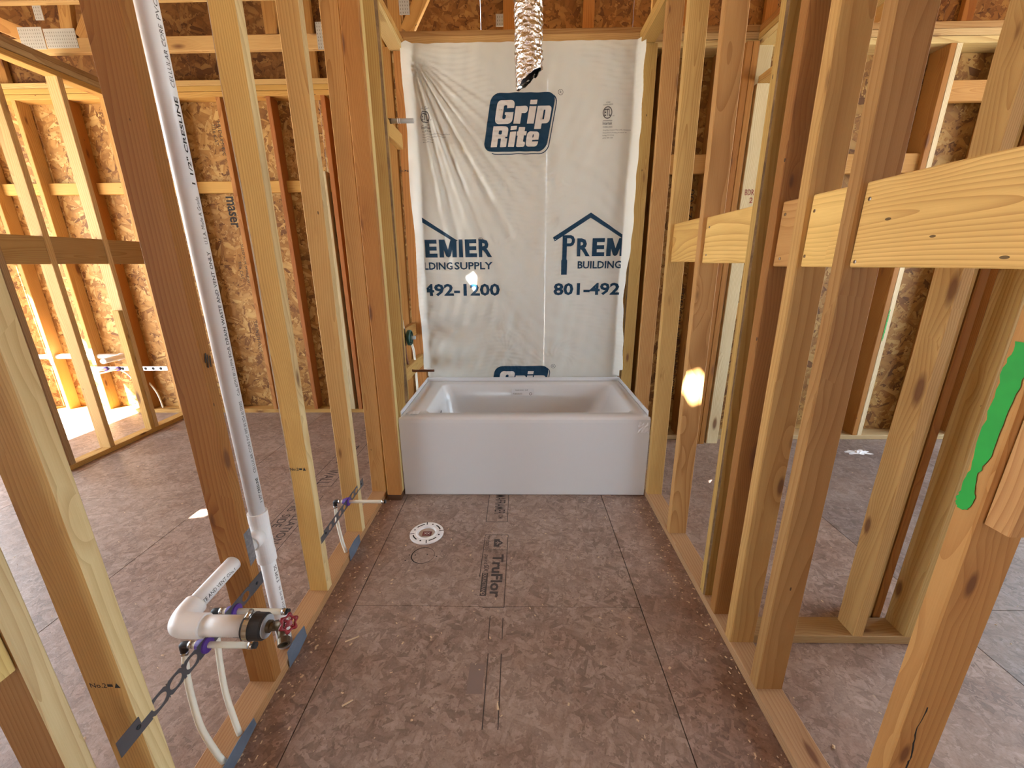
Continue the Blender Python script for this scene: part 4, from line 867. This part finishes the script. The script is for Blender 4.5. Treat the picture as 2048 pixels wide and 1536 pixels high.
# ================================================================== TOILET FLANGE AND FLOOR MARKS
FX, FY = -.508, 1.868
tf = empty('toilet_flange', (FX, FY, 0), 'white slotted toilet flange set in the floor before the tub', 'toilet flange')
lathe('flange_ring', (FX, FY, 0), (0, 0, 1), [(.091, .001), (.091, .008), (.089, .010), (.058, .0105), (.055, .014), (.050, .015), (.046, .012), (.045, .002)], PVC, tf, 48)
lathe('test_plug', (FX, FY, 0), (0, 0, 1), [(.046, .003), (.0, .003)], mat_plain('plug_cloth', (.55, .45, .38), .8, var=.3), tf, 32)
slab('red_tag', FX - .022, FX + .026, FY - .02, FY + .014, .0032, .0055, mat_plain('red_tag_ink', (.16, .035, .035), .7), tf)
text('tag_print', 'XX', FX - .015, FY - .012, .034, .016, fz(.0062), FILMW, tf, .02)
for k in range(4):
    a0 = PI / 2 * k + .35; r0, r1 = .069, .076; seg = 8
    vs = []
    for i in range(seg + 1):
        a = a0 + i / seg * .62
        for r in (r0, r1): vs.append((FX + r * math.cos(a), FY + r * math.sin(a), .0109))
    mesh('bolt_slot', vs, [(2 * i, 2 * i + 1, 2 * i + 3, 2 * i + 2) for i in range(seg)], DARK, tf)
    a = a0 + .95; lathe('screw_hole', (FX + .072 * math.cos(a), FY + .072 * math.sin(a), .0102), (0, 0, 1), [(.005, .0006), (.0, .0008)], DARK, tf, 10)
    a = a0 - .17; v = Vector((math.cos(a), math.sin(a))); pts = stroke((FX + v.x * .066, FY + v.y * .066), (FX + v.x * .0912, FY + v.y * .0912), .005); poly('edge_notch', pts, fz(.011), DARK, tf)
plug = empty('floor_patch', (-.491, 1.698, 0), 'round saw-cut patch in the floor in front of the flange', 'floor patch')
lathe('patch_disc', (-.491, 1.698, 0), (0, 0, 1), [(.056, .0004), (.0, .0006)], FLOOR, plug, 40).color = (1, 1, 1, 1)
ring('saw_kerf', circ(-.491, 1.698, .059, 40), circ(-.489, 1.698, .0555, 40), fz(.0008), DARK, plug)
for a, b in ((-.56, 1.70), (-.42, 1.69), (-.57, 1.66), (-.40, 1.73), (-.53, 1.70), (-.47, 1.705)): lathe('screw_dimple', (a, b, 0), (0, 0, 1), [(.0035, .0007), (0, .0009)], DARK, plug, 8)
# printed sheet markings (rotated: reads away from the tub)
def fr(ox, oy): return lambda u, v: (ox + v, oy - u, .0007)     # u runs toward the camera, v toward +x
fm = fr(-.125, 2.256)
fp = empty('floor_stamp', (-.12, 1.8, 0), 'black manufacturer stamp printed on the floor sheet', 'printed stamp')
LN = lambda p, q, w_=.0035: poly('stamp_line', stroke(p, q, w_), fm, FADED, fp)
text('stamp_lettering', 'MAFRAMER', .0, -.025, .205, .062, fm, FADED, fp, .005); text('stamp_lettering', 'COM', .212, .0, .035, .026, fm, FADED, fp, .01)
LN((.0, -.068), (.28, -.068)); LN((.0, .054), (.275, .054)); LN((.28, -.07), (.278, .058))
LN((.395, -.062), (.395, .061)); LN((.395, .061), (.875, .056)); LN((.395, -.062), (.70, -.065)); LN((.515, -.062), (.515, .058)); LN((.878, -.036), (.876, .058)); LN((.93, .054), (1.03, .054)); LN((.92, -.0), (1.03, -.0)); LN((1.09, .054), (1.35, .054)); LN((1.09, .004), (1.35, .004))
hs = [(.430, -.012), (.490, -.012), (.490, .018), (.478, .018), (.460, .038), (.442, .018), (.430, .018)]; poly('stamp_lettering', hs, fm, FADED, fp)
poly('stamp_line', stroke((.46, -.004), (.46, .024), .006), lambda u, v: (fm(u, v)[0], fm(u, v)[1], .0011), FLOOR, fp)
for k in (-1, 1): poly('stamp_line', stroke((.46, .014), (.46 + k * .014, .004), .005), lambda u, v: (fm(u, v)[0], fm(u, v)[1], .0011), FLOOR, fp)
text('stamp_lettering', 'norbord', .405, -.055, .10, .026, fm, FADED, fp, 0)
text('stamp_lettering', 'TruFlor', .548, -.012, .275, .055, fm, FADED, fp, .03)
text('stamp_lettering', 'point', .548, -.058, .072, .026, fm, FADED, fp, .005, .2); text('stamp_lettering', 'SIX', .624, -.050, .045, .024, fm, FADED, fp, .02)
poly('stamp_lettering', [(.675, -.055), (.815, -.055), (.815, -.026), (.675, -.026)], fm, FADED, fp); text('stamp_lettering', 'DURASTRAND', .68, -.049, .13, .016, lambda u, v: (fm(u, v)[0], fm(u, v)[1], .0011), FLOOR, fp, .01)
poly('stamp_lettering', [(1.13, -.06), (1.24, -.06), (1.24, -.005), (1.13, -.005)], fm, mat_plain('scuffed_ink', (.22, .16, .135), .85), fp)
# stamps in the left room
fq = empty('floor_stamp', (-1.4, 2.1, 0), 'black printed lettering on the left-room floor seen between studs', 'printed stamp')
def fr2(ox, oy): return lambda u, v: (ox + v, oy - u, .0007)
g_ = fr2(-1.33, 3.6)
text('stamp_lettering', 'TRUFLOR', .62, -.04, .30, .07, g_, FADED, fq, .02); text('stamp_lettering', 'WALL', 1.02, -.04, .2, .08, g_, FADED, fq, .0); text('stamp_lettering', 'INSTALLATION', 1.40, .0, .42, .05, g_, FADED, fq, .01); text('stamp_lettering', 'THIS', 1.40, -.07, .13, .05, g_, FADED, fq, .01); text('stamp_lettering', 'SIDE', 1.56, -.07, .12, .05, g_, FADED, fq, .01); text('stamp_lettering', 'POINTSIX', .02, -.05, .3, .08, g_, FADED, fq, .01)
for v in (-.09, .075): poly('stamp_line', stroke((.55, v), (1.25, v), .004), g_, FADED, fq); poly('stamp_line', stroke((1.36, v), (1.9, v), .004), g_, FADED, fq)
poly('stamp_line', stroke((1.25, -.09), (1.25, .075), .004), g_, FADED, fq); poly('stamp_line', stroke((.55, -.09), (.55, .075), .004), g_, FADED, fq)

# ================================================================== LEFT ROOM PLUMBING
lp = empty('far_drain_pipe', (-4.05, 3.75, .56), 'white drain pipe running through studs in the far left room', 'pipe')
tube('long_run', [(-4.95, 3.79, .57), (-3.86, 3.79, .575)], .024, PVC, lp, 20); tube('turn_elbow', smooth_path([(-3.90, 3.79, .575), (-3.87, 3.785, .575), (-3.86, 3.75, .575), (-3.86, 3.72, .575)], 5), .029, PVC, lp, 20); tube('stub_end', [(-3.86, 3.74, .575), (-3.80, 3.52, .585)], .024, PVC, lp, 20)
fb = empty('far_bracket', (-3.9, 3.74, .46), 'sunlit perforated bracket with purple grommets across studs in far left room', 'bracket')
slab('strip', -4.18, -3.42, 3.738, 3.740, .440, .482, GALV, fb)
for k in range(6): lathe('punched_hole', (-3.86 + k * .075, 3.7375, .461), (0, -1, 0), [(.014, .0), (.0, .0004)], DARK, fb, 14)
for x in (-4.02, -3.90): lathe('grommet', (x, 3.735, .461), (0, -1, 0), [(.008, 0), (.02, 0), (.02, .012), (.008, .012)], PURPLE, fb, 16)
for i, (x, lb) in enumerate(((-4.02, 'white supply tube in the far left room, left of its pair'), (-3.90, 'white supply tube in the far left room, right of its pair'))):
    e = empty('far_supply_tube', (x, 3.70, .04), lb, 'water line', 'white tubes in the far left room'); tube('bent_tube', smooth_path([(x - .12, 3.62, .435), (x, 3.70, .46), (x, 3.78, .458), (x + .13, 3.79, .40), (x + .24 + .02 * i, 3.785, .22), (x + .27 + .02 * i, 3.785, .04)], 8), .008, PEX, e, 12)
for x, lb in ((-4.546, 'galvanized nail plate on the leftmost sunlit stud'), (-4.131, 'galvanized nail plate on the sunlit stud by the far drain stub')):
    tag(slab('nail_plate', x - .019, x + .019, 3.7415, 3.7435, .50, .66, GALV), lb, 'nail plate', 'nail plates in the far left room')

# ================================================================== LITTER
def chip(x, y, L, wd, rot, label):
    c, s_ = math.cos(rot), math.sin(rot); p = [(-L / 2, -wd / 2, .001), (L / 2, -wd / 2 * .6, .001), (L / 2, wd / 2 * .6, .001), (-L / 2, wd / 2, .001), (-L / 2, -wd / 2, .004), (L / 2, -wd / 2 * .6, .005), (L / 2, wd / 2 * .6, .005), (-L / 2, wd / 2, .004)]
    vs = [(x + a * c - b * s_, y + a * s_ + b * c, z) for a, b, z in p]
    return tag(mesh('wood_chip', vs, [(3, 2, 1, 0), (4, 5, 6, 7), (0, 1, 5, 4), (1, 2, 6, 5), (2, 3, 7, 6), (3, 0, 4, 7)], CHIPM), label, 'wood chip', 'pale chips on the bathroom floor')
chip(-.66, 1.22, .052, .005, .5, 'longest pale wood sliver on the bathroom floor by the left partition'); chip(-.58, .98, .035, .005, .6, 'thin pale wood sliver on the floor toward the camera'); chip(-.075, .975, .022, .008, 1.7, 'curled pale shaving on the floor in front of the stamp'); chip(-.35, .93, .008, .006, 0, 'tiny pale wood crumb left of the curled shaving')
rnd = random.Random(11); vs, fs = [], []
for i in range(900):
    if i < 380: x = rnd.choice((-.80, .75)) + rnd.gauss(0, .035); y = rnd.uniform(.5, 2.2); x = max(-.838, min(.783, x))
    elif i < 600: x = rnd.uniform(-.8, .75); y = rnd.uniform(.5, 2.2)
    elif i < 760: x = rnd.uniform(-3, -.98); y = rnd.uniform(.8, 3.6)
    else: x = rnd.uniform(.92, 2.8); y = rnd.uniform(.5, 3.0)
    a = rnd.uniform(0, 6.3); l = rnd.uniform(.0015, .006); w_ = l * rnd.uniform(.25, .7); c, s_ = math.cos(a), math.sin(a); b = len(vs); h = rnd.uniform(.001, .0025)
    for p, q in ((-l, -w_), (l, -w_), (l, w_), (-l, w_)): vs.append((x + p * c - q * s_, y + p * s_ + q * c, h))
    vs.append((x, y, h + .0015)); fs += [(b, b + 1, b + 4), (b + 1, b + 2, b + 4), (b + 2, b + 3, b + 4), (b + 3, b, b + 4)]
tag(mesh('sawdust', vs, fs, CHIPM), 'scattered sawdust crumbs over the floor', 'sawdust', kind='stuff')
# crumpled white scrap in the right room
rnd = random.Random(5); vs, fs = [], []; n = 9
for i in range(n):
    for j in range(n):
        u, v = (i / (n - 1) - .5), (j / (n - 1) - .5); r = .6 + .8 * rnd.random()
        vs.append((2.60 + u * .15 * r, 2.86 + v * .07 * r, .003 + .028 * rnd.random() * max(0, 1 - 2.2 * math.hypot(u, v))))
for i in range(n - 1):
    for j in range(n - 1): a = i * n + j; fs.append((a, a + 1, a + n + 1, a + n))
tag(mesh('paper_scrap', vs, fs, PAPER), 'crumpled white scrap on the floor near the rear wall of the right room', 'scrap')
